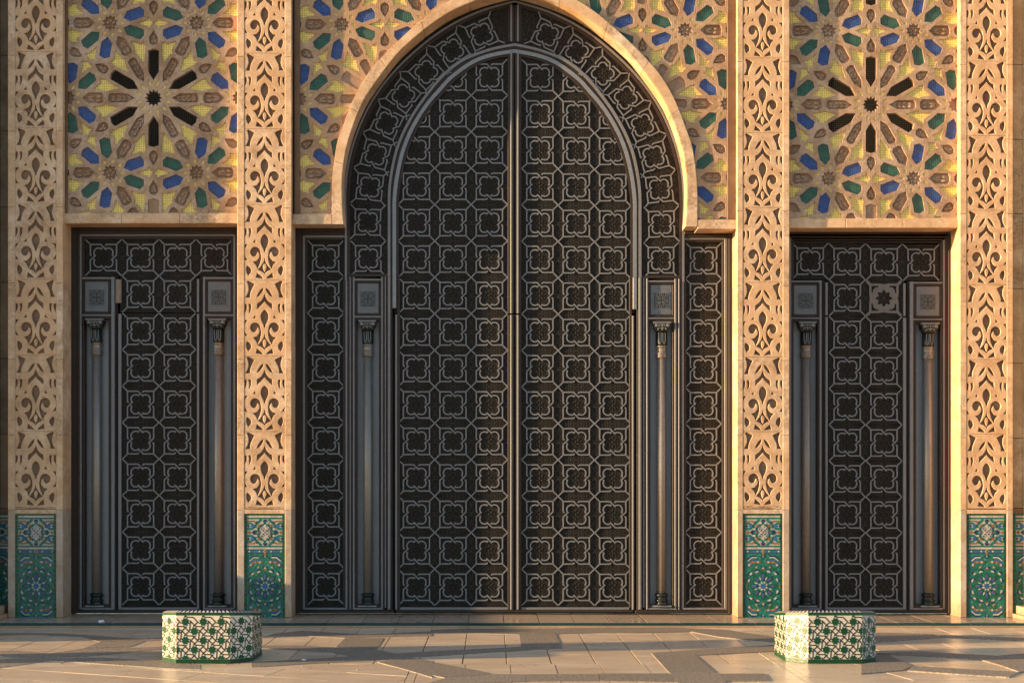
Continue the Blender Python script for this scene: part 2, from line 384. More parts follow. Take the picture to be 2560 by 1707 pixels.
for side, (xa, xb) in ((0, (x_first-17*PW, -1.2)), (1, (-1.2, 3.05)), (2, (3.05, x_first+18*PW))):
    ang = (-0.42, 0.0, 0.42)[side]; e1 = (math.cos(ang)*(1.55, 0.507, 1.55)[side], math.sin(ang)*(1.55, 0.507, 1.55)[side]); L2 = (0.62, 1.05, 0.62)[side]; e2 = (-math.sin(ang*0.5)*L2, L2)
    for i in range(-30, 31):
        for j in range(-16, 17):
            ox_, oy_ = (xa+xb)/2+e1[0]*(i+(0.5 if j % 2 and side != 1 else 0))+e2[0]*j, -6.7+e1[1]*(i+(0.5 if j % 2 and side != 1 else 0))+e2[1]*j
            q_ = [(ox_, oy_), (ox_+e1[0], oy_+e1[1]), (ox_+e1[0]+e2[0], oy_+e1[1]+e2[1]), (ox_+e2[0], oy_+e2[1])]
            q_ = clip_rect(grow(q_, -0.004), xa+.004, xb-.004, -8.6, -4.756)
            if len(q_) > 2 and abs(area2(q_)) > 0.01:
                m = MB(); z_ = GZ+random.uniform(-.0012, .0012); m.flat(q_, z_-0.05, z_); m.build('paving_slab', M_marble, ground)
far = MB()
for (xa, xb, ya, yb) in ((-60, x_first-17*PW, -8.6, 0.0), (x_first+18*PW, 60, -8.6, 0.0), (-60, 60, -60, -8.6)):
    nx = int((xb-xa)/1.6)+1; ny = int((yb-ya)/1.6)+1
    for i in range(nx):
        for j in range(ny):
            a = xa+(xb-xa)*i/nx; c_ = ya+(yb-ya)*j/ny
            far.flat([(a+.003, c_+.003), (a+(xb-xa)/nx-.003, c_+.003), (a+(xb-xa)/nx-.003, c_+(yb-ya)/ny-.003), (a+.003, c_+(yb-ya)/ny-.003)], GZ-0.05, GZ)
o = far.build('far_paving', M_marble, ground); o['kind'] = 'stuff'
# granite bands traced as the closed shapes they form between the marble fields
def c4(*p): return [(x/5.6, 1520+y/5.6) for x, y in p]
def c5(*p): return [(640+x/5.345, 1520+y/5.345) for x, y in p]
def c6(*p): return [(1080+x/5.345, 1520+y/5.345) for x, y in p]
def c7(*p): return [(1500+x/5.113, 1520+y/5.113) for x, y in p]
def c8(*p): return [(2160+x/5.88, 1480+y/5.88) for x, y in p]
gran = [
    c4((-300, 345), (850, 350), (1500, 395), (2050, 430), (2050, 455), (1400, 470), (1150, 400), (430, 372), (-300, 395)),
    c4((2050, 455), (2050, 420), (2600, 395), (3600, 395), (3600, 420)),
    c4((1400, 472), (2040, 458), (1825, 538), (1170, 560)),
    c4((-300, 600), (230, 590), (690, 632), (1180, 562), (2270, 540), (2270, 575), (1230, 672), (550, 700), (180, 690), (-300, 640)),
    c4((-300, 800), (0, 720), (180, 702), (700, 700), (1400, 690), (2300, 740), (2800, 790), (2800, 860), (2300, 838), (1500, 785), (750, 732), (0, 832), (-300, 880)),
    c5((60, 395), (240, 340), (600, 300), (1500, 352), (2352, 308), (2352, 372), (1500, 388), (1195, 398), (700, 372)),
    c5((1190, 400), (1712, 400), (1608, 555), (1068, 520)),
    c5((70, 500), (560, 495), (1068, 522), (1610, 558), (1860, 604), (1240, 640), (1000, 592), (70, 535)),
    c5((-60, 745), (60, 715), (1240, 644), (1860, 607), (2352, 578), (2352, 645), (2060, 660), (1500, 705), (540, 750), (280, 770), (-60, 790)),
    c5((1620, 720), (2060, 662), (2352, 705), (2352, 925), (2000, 820)),
    c6((-5, 328), (-5, 292), (400, 272), (1160, 275), (2352, 262), (2352, 326), (1650, 343), (1158, 352), (660, 338)),
    c6((1165, 352), (1650, 345), (1742, 536), (1190, 514)),
    c6((-5, 578), (640, 545), (1188, 516), (1740, 537), (700, 600), (-5, 645)),
    c6((-5, 722), (620, 838), (795, 880), (170, 932), (-5, 895)),
    c6((170, 935), (795, 884), (1250, 886), (1250, 982), (720, 1000), (300, 1020), (-100, 1020)),
    c6((1255, 886), (2236, 884), (2236, 975), (1255, 980)),
    c7((-2, 254), (800, 245), (1640, 280), (1820, 312), (2240, 368), (2240, 445), (1510, 368), (1160, 302), (400, 318), (-2, 318)),
    c7((652, 575), (1130, 542), (2240, 470), (2240, 552), (1740, 578), (1222, 605), (690, 610)),
    c7((690, 613), (1215, 608), (1410, 768), (1480, 828), (885, 826)),
    c7((-2, 842), (880, 838), (985, 950), (-2, 932)),
    c7((890, 832), (1482, 832), (1640, 970), (1000, 970)),
    c7((1490, 842), (2100, 840), (2160, 935), (1600, 935)),
    c8((-60, 590), (180, 600), (1000, 618), (1180, 670), (180, 742), (-60, 748)),
    c8((1100, 632), (2400, 680), (2400, 722), (1190, 670)),
    c8((190, 905), (520, 880), (850, 880), (1950, 940), (2400, 902), (2400, 1000), (1720, 995), (1050, 955), (345, 918)),
    c8((-40, 1062), (170, 1035), (180, 920), (335, 922), (700, 1090), (570, 1155), (-40, 1205)),
    c8((710, 1092), (2290, 1180), (2130, 1256), (1400, 1212), (640, 1160)),
    c8((1720, 998), (2400, 1008), (2400, 1165), (2290, 1180), (2020, 1085)),
]
for i, g in enumerate(gran):
    m = MB(); m.flat([G(a, c_) for a, c_ in g], GZ-0.03, GZ+0.003+0.0003*i); m.build('granite_slab', M_granite, ground)

plat = MB(); plat.box(-12, 12, PLAT_Y+0.02, 1.2, -0.5, -0.02)
platform = plat.build('platform', M_bed); platform['kind'] = 'structure'
for i in range(-23, 24):
    x0 = x_first+i*PW
    slab_mesh(x0, x0+PW, PLAT_Y+0.042, 0.9, 0.0, M_plat, 'platform_slab', platform, jit=0.0007)
for i in range(-12, 12):
    x0 = x_first+i*PW*2; m = MB(); m.box(x0+.001, x0+2*PW-.001, PLAT_Y-0.003, PLAT_Y+0.04, -0.034, 0.0015, ch=0.004); m.build('edge_band', M_band, platform)
    m = MB(); m.box(x0+.001, x0+2*PW-.001, PLAT_Y, PLAT_Y+0.05, GZ-0.01, -0.0345); m.build('riser_stone', M_pale, platform)

# ------------------------------------------------------------------ curve fill with holes -> mesh
def plate_mesh(name, outer, holes, islands, thick, mats, bevel=0.003):
    """pierced plate: front face at local y = 0, back at y = thick, every opening with a small arris"""
    from mathutils.geometry import delaunay_2d_cdt
    hf = [grow(h, bevel) for h in holes]; of = grow(outer, -bevel*0.3); isf = [grow(i_, -bevel) for i_ in islands]
    vs = []; ed = []
    for poly in [of]+hf+isf:
        b0 = len(vs); n = len(poly); vs += [Vector(p) for p in poly]; ed += [(b0+i, b0+(i+1) % n) for i in range(n)]
    vo, eo, fo, _, _, _ = delaunay_2d_cdt(vs, ed, [], 0, 1e-7)
    bb = [(min(p[0] for p in h), max(p[0] for p in h), min(p[1] for p in h), max(p[1] for p in h), h) for h in hf]
    m = MB(); keep = []
    for f in fo:
        cx_ = sum(vo[i].x for i in f)/len(f); cz_ = sum(vo[i].y for i in f)/len(f)
        if not in_poly((cx_, cz_), of): continue
        inside = any(x0 <= cx_ <= x1 and z0 <= cz_ <= z1 and in_poly((cx_, cz_), h) for x0, x1, z0, z1, h in bb)
        if inside and not any(in_poly((cx_, cz_), i_) for i_ in isf): continue
        keep.append(tuple(f) if area2([(vo[i].x, vo[i].y) for i in f]) > 0 else tuple(f)[::-1])
    m.add([(v.x, 0, v.y) for v in vo], keep)
    def walls(front, back, hole):
        n = len(front); sg = area2(back) > 0
        v = [(x, 0, z) for x, z in front]+[(x, bevel, z) for x, z in back]+[(x, thick, z) for x, z in back]
        fs = []
        for i in range(n):
            j = (i+1) % n
            for k in (0, n):
                q = (k+i, k+j, k+n+j, k+n+i); fs.append(q if sg == hole else q[::-1])
        m.add(v, fs)
    for h, g in zip(holes, hf): walls(g, h, True)
    for i_, g in zip(islands, isf): walls(g, i_, False)
    walls(of, outer, False)
    return m.mesh(name, mats)
def in_poly(pt, poly):
    x, y_ = pt; r = False
    for i in range(len(poly)):
        (x1, y1), (x2, y2) = poly[i], poly[i-1]
        if (y1 > y_) != (y2 > y_) and x < (x2-x1)*(y_-y1)/(y2-y1)+x1: r = not r
    return r

# ------------------------------------------------------------------ carved piers
BH, BW = 1410/7.467, 760/7.467           # one carved block in photo pixels
def mir(p): return [(-x, y) for x, y in p]
def sym(p): return p+[(-x, y) for x, y in reversed(p) if abs(x) > 1e-6]
pair = [
 [(190,70),(245,40),(305,12),(335,28),(315,70),(305,115),(300,185),(320,255),(355,323),(270,323),(268,265),(258,222),(245,185),(210,115)],
 [(22,142),(50,158),(80,180),(122,247),(150,318),(95,290),(45,225),(26,185)],
 [(255,445),(300,445),(289,485),(287,525),(292,622),(268,585),(257,560),(250,500)],
 [(338,445),(372,447),(372,610),(340,555),(330,500)],
 [(175,650),(217,706),(165,708)],
 [(315,743),(372,743),(372,830),(350,785)],
 [(70,925),(80,855),(97,827),(120,805),(150,793),(185,790),(215,798),(240,815),(262,845),(270,880),(264,912),(250,940),(230,960),(205,970),(180,966),(160,950),(138,910),(132,880),(110,900),(95,935),(96,968),(105,995),(150,1050),(215,1070),(170,1115),(150,1155),(138,1205),(110,1155),(92,1120),(80,1085),(65,1015),(64,965)],
 [(30,1382),(48,1352),(70,1330),(105,1300),(145,1272),(152,1315),(165,1362)],
 [(325,1135),(345,1180),(345,1225),(330,1280),(305,1325),(258,1275),(250,1245),(250,1215),(262,1188),(280,1165)],
 [(372,955),(372,1030),(318,1033),(352,990)],
]
mid = [
 [(0,255),(12,295),(28,330),(45,360),(70,390),(105,418),(140,437),(142,545),(105,508),(70,475),(32,437),(0,397)],
 [(0,552),(25,568),(45,590),(62,618),(72,650),(74,695),(62,750),(42,790),(22,830),(8,885)],
 [(0,990),(12,1050),(22,1075),(45,1115),(70,1150),(125,1212),(60,1240),(15,1275),(0,1300)],
]
isl = [(0,1100),(16,1108),(28,1128),(33,1165),(22,1215),(0,1262)]
KP = kk(0.0)
def bl(p): return [(x/7.467*KP, -y/7.467*KP) for x, y in p]
holes = [bl(p) for p in pair]+[bl(mir(p)) for p in pair]+[bl(sym(p)) for p in mid]
hw = BW/2*KP-0.002; hh = BH*KP
ME_block = plate_mesh('carved_block', [(-hw, -0.001), (hw, -0.001), (hw, -hh+0.001), (-hw, -hh+0.001)], holes, [bl(sym(isl))], 0.036, M_stone, 0.005)

def border_tiles(panel, px0, px1, py0, py1, K, org):
    pass

# zellige dado: every piece a flat glazed tile, coordinates of the tracing (5.227 units per photo pixel)
def d_rect(x0, y0, x1, y1): return [(x0, y0), (x1, y0), (x1, y1), (x0, y1)]
def d_dia(x, y, r, ry=None): ry = ry or r; return [(x-r, y), (x, y-ry), (x+r, y), (x, y+ry)]
def d_rib(pts, wd): return offset(pts, wd/2)+offset(pts, -wd/2)[::-1]
def rotp(p, a, c): 
    ca, sa = math.cos(a), math.sin(a); return [(c[0]+x*ca-y*sa, c[1]+x*sa+y*ca) for x, y in p]
DADO = []
def dd(name, poly, mat, lv): DADO.append((name, poly, mat, lv))
def dd4(name, poly, mat, lv, cx=377, cy=380, four=True):
    dd(name, poly, mat, lv); dd(name, [(2*cx-x, y) for x, y in poly], mat, lv)
    if four:
        dd(name, [(x, 2*cy-y) for x, y in poly], mat, lv); dd(name, [(2*cx-x, 2*cy-y) for x, y in poly], mat, lv)
y = 163
for y0 in range(163, 1470, 62):
    y1 = min(y0+59, 1478)
    dd('border_tile', d_rect(111, y0, 143, y1), G_dgreen, 1); dd('border_tile', d_rect(603, y0, 634, y1), G_dgreen, 1)
for x0 in range(111, 630, 66): dd('border_tile', d_rect(x0, 142, min(x0+63, 634), 160), G_dgreen, 1)
for x0 in range(147, 600, 76):
    x1 = min(x0+73, 600)
    for ya, yb in ((164, 188), (572, 596)): dd('white_tile', d_rect(x0, ya, x1, yb), D_white, 1)
    for ya, yb in ((190, 208), (552, 570)): dd('teal_tile', d_rect(x0, ya, x1, yb), G_teal, 1)
dd('white_ground', d_rect(147, 210, 601, 550), D_white, 1)
dd4('brown_strip', d_rib([(148, 236), (235, 236), (272, 272)], 17), G_brown, 2)
dd4('teal_strip', d_rib([(148, 335), (205, 335), (255, 285), (300, 240), (330, 212)], 30), G_teal, 2)
dd4('teal_strip', d_rib([(148, 262), (190, 262), (240, 300), (310, 370)], 27), G_teal, 2)
dd4('teal_strip', d_rib([(377, 245), (310, 312), (240, 380)], 34), G_teal, 2)
dd4('teal_strip', d_rib([(330, 290), (260, 360)], 26), G_teal, 2)
dd4('brown_tile', d_dia(303, 298, 23), G_brown, 3); dd4('blue_tile', d_dia(216, 298, 30), G_blue, 3)
dd4('white_tile', d_rect(332, 245, 358, 271), D_white, 3); dd4('white_tile', d_rect(252, 324, 278, 350), D_white, 3)
dd4('navy_tile', d_dia(270, 244, 11), G_navy, 3); dd4('navy_tile', d_dia(160, 298, 14, 22), G_navy, 3)
dd4('brown_tile', d_dia(174, 380, 25), G_brown, 3, four=False); dd4('purple_tile', d_dia(300, 380, 22), G_purple, 3, four=False)
for p in ([(348, 236), (362, 214), (392, 214), (406, 236), (392, 246), (377, 232), (362, 246)],):
    dd('navy_tile', p, G_navy, 3); dd('navy_tile', [(x, 760-y_) for x, y_ in p], G_navy, 3)
for p in ([(205, 380), (232, 350), (258, 350), (236, 380), (258, 410), (232, 410)],):
    dd('navy_tile', p, G_navy, 3); dd('navy_tile', [(754-x, y_) for x, y_ in p], G_navy, 3)
dd('white_tile', d_rect(364, 286, 390, 312), D_white, 3); dd('white_tile', d_rect(364, 448, 390, 474), D_white, 3)
for sg in (1, -1):
    dd('white_cross', d_rib([(377-58, 380-58*sg), (377+58, 380+58*sg)], 34), D_white, 3+0.3*sg)
for r_ in (24, 46):
    for sx in (1, -1):
        for sy in (1, -1): dd('navy_tile', d_rect(377+sx*r_-9, 380+sy*r_-9, 377+sx*r_+9, 380+sy*r_+9), G_navy, 4)
dd('brown_tile', d_dia(377, 380, 16), G_brown, 4)
dd('dark_green_strip', d_rect(147, 599, 601, 609), G_dgreen, 1); dd('dark_green_strip', d_rect(147, 641, 601, 651), G_dgreen, 1)
for x0 in range(147, 600, 76): dd('blue_tile', d_rect(x0, 611, min(x0+74, 601), 639), G_blue, 1)
for x0 in (175, 305, 455, 582): dd('white_tile', d_dia(x0, 625, 14), D_white, 2)
dd('white_tile', d_dia(378, 625, 28), D_white, 2); dd('brown_tile', d_dia(378, 625, 20), G_brown, 3)
dd('teal_ground', d_rect(147, 653, 601, 1478), G_teal2, 1)
SC0 = (378, 1072)
def oct_(c, r, n=8, a0=0, sq=1.0): return [(c[0]+r*math.cos(a0+2*math.pi*i/n), c[1]+r*math.sin(a0+2*math.pi*i/n)*sq) for i in range(n)]
for i in range(8):
    a = math.pi/4*i
    dd('green_petal', rotp([(66, 0), (92, -33), (160, -33), (188, 0), (160, 33), (92, 33)], a, SC0), G_dgreen, 2)
    dd('blue_petal', rotp([(70, 0), (90, -18), (138, -18), (160, 0), (138, 18), (90, 18)], a, SC0), G_blue, 3)
    dd('purple_tile', rotp([(98, 0), (110, -11), (132, -11), (148, 0), (132, 11), (110, 11)], a, SC0), G_purple, 4)
    dd('navy_tile', rotp([(70, 0), (82, -12), (94, 0), (82, 12)], a, SC0), G_navy, 4)
    dd('white_kite', rotp([(30, 0), (44, -14), (66, 0), (44, 14)], a+math.pi/8, SC0), D_white, 3)
    dd('white_tile', rotp([(80, 0), (100, -13), (126, 0), (100, 13)], a+math.pi/8, SC0), D_white, 2)
    dd('teal_line', rotp(d_rib([(122, -62), (196, -34), (196, 34), (122, 62)], 6), a, SC0), G_dgreen, 1.6)
    ang = a+math.pi/8
    c_ = (SC0[0]+202*math.cos(ang), SC0[1]+202*math.sin(ang))
    if abs(c_[0]-378) < 215:
        dd('navy_crescent', rotp([(-18, -30), (4, -34), (20, -14), (20, 14), (4, 34), (-18, 30)], ang, (c_[0]+9*math.cos(ang), c_[1]+9*math.sin(ang))), G_navy, 2)
        dd('white_tile', rotp([(-14, -26), (4, -28), (14, -8), (4, 16), (-6, 26)], ang, c_), D_white, 3)
dd('blue_tile', oct_(SC0, 33), G_blue, 4)
for sx in (1, -1):
    for sy in (1, -1):
        def q(p): return [(378+sx*(x-378), 1072+sy*(y_-1072)) for x, y_ in p]
        dd('brown_strip', q(d_rib([(185, 818), (232, 763), (345, 763)], 26)), G_brown, 3)
        dd('blue_strip', q(d_rib([(160, 830), (218, 738), (300, 738)], 16)), G_blue, 2)
        dd('white_tile', q(d_dia(196, 800, 17)), D_white, 4); dd('white_tile', q(d_dia(310, 762, 17)), D_white, 4); dd('white_tile', q(d_dia(250, 766, 10)), D_white, 4)
        dd('navy_strip', q(d_rib([(172, 730), (226, 685), (295, 685)], 14)), G_navy, 2); dd('white_strip', q(d_rib([(178, 748), (230, 704), (296, 704)], 15)), D_white, 2)
        dd('navy_tile', q([(175, 915), (200, 885), (215, 905), (190, 925)]), G_navy, 2); dd('white_tile', q([(195, 918), (225, 892), (235, 915), (210, 932)]), D_white, 3)
        dd('brown_tile', q([(225, 890), (248, 912), (225, 930), (238, 910)]), G_brown, 3)
        dd('brown_tile', q([(262, 838), (285, 812), (310, 816), (290, 836)]), G_brown, 3); dd('white_tile', q([(276, 836), (294, 820), (304, 826), (288, 840)]), D_white, 4)
        dd('dark_green_line', q(d_rib([(148, 790), (200, 850), (270, 860), (378, 850)], 7)), G_dgreen, 1.5)
        dd('dark_green_line', q(d_rib([(148, 950), (240, 860), (330, 690)], 6)), G_dgreen, 1.5)
for sy in (1, -1):
    def q(p): return [(x, 1072+sy*(y_-1072)) for x, y_ in p]
    dd('navy_tile', q([(338, 845), (360, 820), (396, 820), (418, 845), (396, 842), (378, 830), (360, 842)]), G_navy, 3)
    dd('white_tile', q([(358, 846), (378, 822), (398, 846)]), D_white, 3.5); dd('brown_tile', q([(350, 862), (365, 848), (392, 848), (406, 862)]), G_brown, 2.5)
    dd('navy_tile', q([(338, 695), (352, 678), (404, 678), (418, 695)]), G_navy, 2); dd('brown_tile', q(d_dia(378, 664, 18)), G_brown, 3); dd('white_tile', q(d_dia(378, 690, 10)), D_white, 3)
for x0 in (162, 594): dd('brown_tile', [(x0-14, 1050), (x0+14, 1050), (x0+4, 1072), (x0+14, 1094), (x0-14, 1094), (x0-4, 1072)], G_brown, 3)
DADO_ME = []
for name, poly, mat, lv in DADO:
    m = MB(); cx_ = sum(p[0] for p in poly)/len(poly); cy_ = sum(p[1] for p in poly)/len(poly)
    u = KP/5.227
    m.prism([((x-cx_)*u, -(y_-cy_)*u) for x, y_ in poly], 0, 0.012)
    DADO_ME.append((name, m.mesh(name, mat), (cx_-372.5)*u, -(cy_-1478)*u, lv))
def dado(parent, xc, y_front, sx=1.0, sz=1.0):
    """panel whose bottom centre stands at x = xc on the platform, ground plate and pieces"""
    g = MB(); g.box(-262*KP/5.227*sx, 262*KP/5.227*sx, 0.0, 0.03, 0.004, (1478-141)*KP/5.227*sz)
    pn = g.build('tile_panel', M_grout, parent, (xc, y_front, 0))
    for name, me, dx, dz, lv in DADO_ME:
        o = ob(name, me, pn, (dx*sx, -0.0035-0.0016*lv, dz*sz)); o.scale = (sx, 1, sz)
    return pn

piers = [  # outer x0, carve x0, carve x1, outer x1, joint y list start (period), label
 (20, 37.5, 140.5, 157, 138.7, 189.6, 'shaded carved stone pier left of the left side door'),
 (593.5, 610.5, 712.5, 728.5, 142.5, 189.0, 'carved stone pier between the left side door and the arched door'),
 (1843, 1857, 1957, 1973, 154.7, 186.6, 'carved stone pier between the arched door and the right side door, bright left edge'),
 (2400, 2416, 2517, 2531.8, 162.4, 186.2, 'carved stone pier right of the right side door beside the stained wall'),
]
DADO_TOP = 1284
for pi, (xo0, xc0, xc1, xo1, jy, per, lab) in enumerate(piers):
    t = thing('carved_pier', lab, 'pier', 'carved piers of the facade')
    X = lambda px: P(px, 0).x
    Z = lambda py: P(0, py).z
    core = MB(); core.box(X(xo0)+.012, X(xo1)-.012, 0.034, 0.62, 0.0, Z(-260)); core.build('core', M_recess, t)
    # carved blocks
    sx = (xc1-xc0)/BW; sz = per/BH; y0 = jy-9.0*sz
    bounds = []
    yb = y0
    while yb > -260: yb -= per
    ybs = []
    while yb < 1270:
        ybs.append(yb); yb += per
    bot = 1272
    for k, a in enumerate(ybs):
        szz = sz
        o = ob('carved_block', ME_block, t, (X((xc0+xc1)/2), 0.0, Z(a))); o.scale = (sx, 1, szz)
        if a+per > bot+25:      # the lowest block is cut at the head of the dado
            o.scale = (sx, 1, (bot-a)/BH)
    last = ybs[-1]+per
    # edge stones with joints and the return faces
    js = []
    yj = jy
    while yj > -260: yj -= per
    while yj < 1255: js.append(yj); yj += per
    js = js+[1274]
    if js[-1]-js[-2] < 60: js.pop(-2)
    for a, c_ in zip(js, js[1:]):
        for (u0, u1) in ((xo0, xc0), (xc1, xo1)):
            m = MB(); m.box(X(u0), X(u1), 0.0-0.004, 0.62, Z(c_)+.0015, Z(a)-.0015, ch=0.004); m.build('edge_stone', M_trim, t)
    for (u0, u1) in ((xo0, xc0), (xc1, xo1)):
        m = MB(); m.box(X(u0), X(u1), -0.006, 0.62, 0.003, Z(1274)-.0015, ch=0.005); m.build('base_stone', M_pale, t)
    m = MB(); m.box(X(xc0)+.002, X(xc1)-.002, -0.004, 0.05, Z(DADO_TOP)+.002, Z(1273), ch=0.004); m.build('head_stone', M_trim, t)
    dado(t, X((xc0+xc1)/2), 0.012, (xc1-xc0)/100.6, (Z(DADO_TOP)-0.0)/((1478-141)*KP/5.227))

# side walls beyond the outer piers
def side_wall(xa, xb, Y, label, mat, joints):
    t = thing('stone_wall', label, 'wall')
    zs = [P(0, j, Y).z for j in joints]
    for a, c_ in zip(zs, zs[1:]):
        x = xa
        while x < xb-0.01:
            xn = min(x+1.15, xb)
            m = MB(); m.box(x+.002, xn-.002, Y+random.uniform(0, .004), Y+0.5, c_+.003, a-.003, ch=0.006); m.build('stone_block', mat, t); x = xn
    dado(t, xa+0.33 if xa > 0 else xb-0.33, Y-0.02, 1.1, (P(0, 1284).z)/((1478-141)*KP/5.227))
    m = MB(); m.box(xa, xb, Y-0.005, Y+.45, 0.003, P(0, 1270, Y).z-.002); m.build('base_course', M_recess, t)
    return t
jl = [1270-188*i for i in range(9)][::-1]
jl = [-260]+[j for j in jl if j > -200]
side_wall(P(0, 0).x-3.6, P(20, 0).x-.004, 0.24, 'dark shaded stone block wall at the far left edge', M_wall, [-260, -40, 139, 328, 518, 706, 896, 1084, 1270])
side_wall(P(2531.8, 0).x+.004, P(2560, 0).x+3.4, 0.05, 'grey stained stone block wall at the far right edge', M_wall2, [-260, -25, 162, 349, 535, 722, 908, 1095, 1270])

# ------------------------------------------------------------------ mosaic panels of stucco strapwork
def pol(r, deg): a = R(deg); return (r*math.sin(a), r*math.cos(a))     # degrees from 'up', clockwise
def along(pts, deg):
    a = R(deg); u = (math.sin(a), math.cos(a)); v = (math.cos(a), -math.sin(a))
    return [(r*u[0]+t*v[0], r*u[1]+t*v[1]) for r, t in pts]
def symt(p): return p+[(r, -t) for r, t in reversed(p) if abs(t) > 1e-6]
def starpoly(n, ro, ri, a0=0): return [pol(ro if i % 2 == 0 else ri, a0+180/n*i) for i in range(2*n)]
SLOT = symt([(44, 0), (66, 13.5), (118.5, 13.5), (123, 0)])
LEAF1 = symt([(46, 0), (66, 11), (108, 11.5), (113, 5)])
LEAF2 = symt([(38, 0), (53, 13.5), (87, 13.5), (92, 6)])
PETAL = symt([(35.5, 0), (49.5, 13.7), (84.5, 13.4), (90, 0)])
SHIELD = symt([(131, 0), (135, 8), (141, 11), (152, 11), (169, 0)])
DROP1 = symt([(30.5, 0), (32, 2.6), (35, 3.7), (39, 3.0), (48, 0)])
DROP2 = symt([(24.5, 0), (26, 3.0), (29, 3.9), (32, 2.6), (37, 0)])
BOW = symt([(67, 0), (92, 8), (97, 15.5), (101, 6), (107.2, 0)])
BIRD = [(90, 0), (118, 6.6), (120.5, 8.8), (127, 6.2), (152.8, 6.6), (138, -1.5), (142, -5.3), (130, -6.2)]
A0 = 216.0
def lattice_items(cx, cy, a, tilt=0):
    """every opening of the pattern near the star at (cx, cy): (kind, centre px, polygon px offsets (up positive))"""
    s = a/A0; out = []
    stars = []; ros = []
    for i in range(-3, 4):
        for j in range(-3, 4):
            px = cx+a*(i+0.5*j); py = cy-a*math.sqrt(3)/2*j
            # stars where (i - j) % 3 == 0
            if (i-j) % 3 == 0: stars.append((px, py))
            else: ros.append((px, py, (i-j) % 3))
    sc = lambda p: [(x*s, y_*s) for x, y_ in p]
    for c in stars:
        out.append(('centre', c, sc(starpoly(12, 22, 15.5)), 0))
        for k in range(6):
            out.append(('slot', c, sc(along(SLOT, 60*k)), 60*k)); out.append(('leaf', c, sc(along(LEAF1, 60*k+30)), 60*k+30)); out.append(('shield', c, sc(along(SHIELD, 60*k)), 60*k))
        for k in range(12):
            out.append(('drop', c, sc(along(DROP1, 30*k+15)), 0))
            sg = 1 if k % 2 == 0 else -1
            out.append(('bird', c, sc([pol(r, 30*k+15+sg*d) for r, d in BIRD]), 0))
    for px, py, ty in ros:
        base = 90 if ty == 2 else 270     # direction of one neighbouring star
        c = (px, py)
        out.append(('rose', c, sc(starpoly(10, 20, 14.5)), 0))
        for k in range(9):
            d = base+40*k
            if k % 3 == 0: out.append(('leaf2', c, sc(along(LEAF2, d)), d))
            else: out.append((('blue', 'green')[(k % 3)-1] if ty == 1 else ('green', 'blue')[(k % 3)-1] if False else ('blue', 'green')[(k % 3)-1], c, sc(along(PETAL, d)), d))
            out.append(('drop', c, sc(along(DROP2, d+20)), 0))
            if k % 3 == 0: out.append(('bow', c, sc(along(BOW, d+180)), 0))
    return out
def in_poly(pt, poly):
    x, y_ = pt; r = False
    for i in range(len(poly)):
        (x1, y1), (x2, y2) = poly[i], poly[i-1]
        if (y1 > y_) != (y2 > y_) and x < (x2-x1)*(y_-y1)/(y2-y1)+x1: r = not r
    return r
KINDNAME = dict(slot='vent_slot', centre='star_opening', leaf='leaf_carving', leaf2='leaf_carving', shield='shield_carving', rose='rosette_carving',
                drop='yellow_drop', bird='yellow_tile', bow='yellow_tile', blue='blue_tile', green='green_tile')
def blob(m, x, z, rx, rz, h, ang, y0, n=8):
    """low pillow, front towards -y"""
    ca, sa = math.cos(ang), math.sin(ang); vs = []
    for s_, hh_ in ((1.0, 0.0), (0.7, 0.75)):
        for i in range(n):
            t = 2*math.pi*i/n; u, v = rx*s_*math.cos(t), rz*s_*math.sin(t)
            vs.append((x+u*ca-v*sa, y0-h*hh_, z+u*sa+v*ca))
    vs.append((x, y0-h, z))
    fs = [(i, (i+1) % n, n+(i+1) % n, n+i) for i in range(n)]+[(n+i, n+(i+1) % n, 2*n) for i in range(n)]
    m.add(vs, fs)
def carving(kind, poly_m, deg, s, Y):
    """plate closing the opening, with raised leaf lobes; poly in metres relative to the star"""
    m = MB(); cxm = sum(p[0] for p in poly_m)/len(poly_m); czm = sum(p[1] for p in poly_m)/len(poly_m)
    m.prism([(cxm+(x-cxm)*1.12, czm+(z-czm)*1.12) for x, z in poly_m], 0.052, 0.068)
    a = R(deg); u = (math.sin(a), math.cos(a)); v = (math.cos(a), -math.sin(a)); yb = 0.0522
    def lobe(r, t, rl, rt, rot, h=0.030):
        x = (r*u[0]+t*v[0])*s; z = (r*u[1]+t*v[1])*s
        blob(m, x, z, rl*s, rt*s, h, math.atan2(u[1], u[0])+rot, yb)
    if kind == 'leaf':
        for i, r in enumerate((62, 74, 86)):
            for sg in (1, -1): lobe(r, sg*(3.4+0.6*i), 8.5, 3.6, sg*-0.45)
        lobe(101, 3.6, 6.5, 5.0, 0.3); lobe(101, -3.6, 6.5, 5.0, -0.3)
    elif kind == 'leaf2':
        lobe(60, 3.4, 12, 4.2, -0.2); lobe(60, -3.4, 12, 4.2, 0.2); lobe(78, 5.2, 8.5, 5.4, 0.15); lobe(78, -5.2, 8.5, 5.4, -0.15)
    elif kind == 'shield':
        lobe(143, 3.8, 6.5, 4.8, 0.2); lobe(143, -3.8, 6.5, 4.8, -0.2); lobe(153, 0, 9, 5.4, 0)
    elif kind == 'rose':
        for i in range(5):
            t = 2*math.pi*i/5+0.3; blob(m, 7.5*s*math.cos(t), 7.5*s*math.sin(t), 5.6*s, 4.4*s, 0.034, t, yb)
    return m
PANEL_Y = 0.13
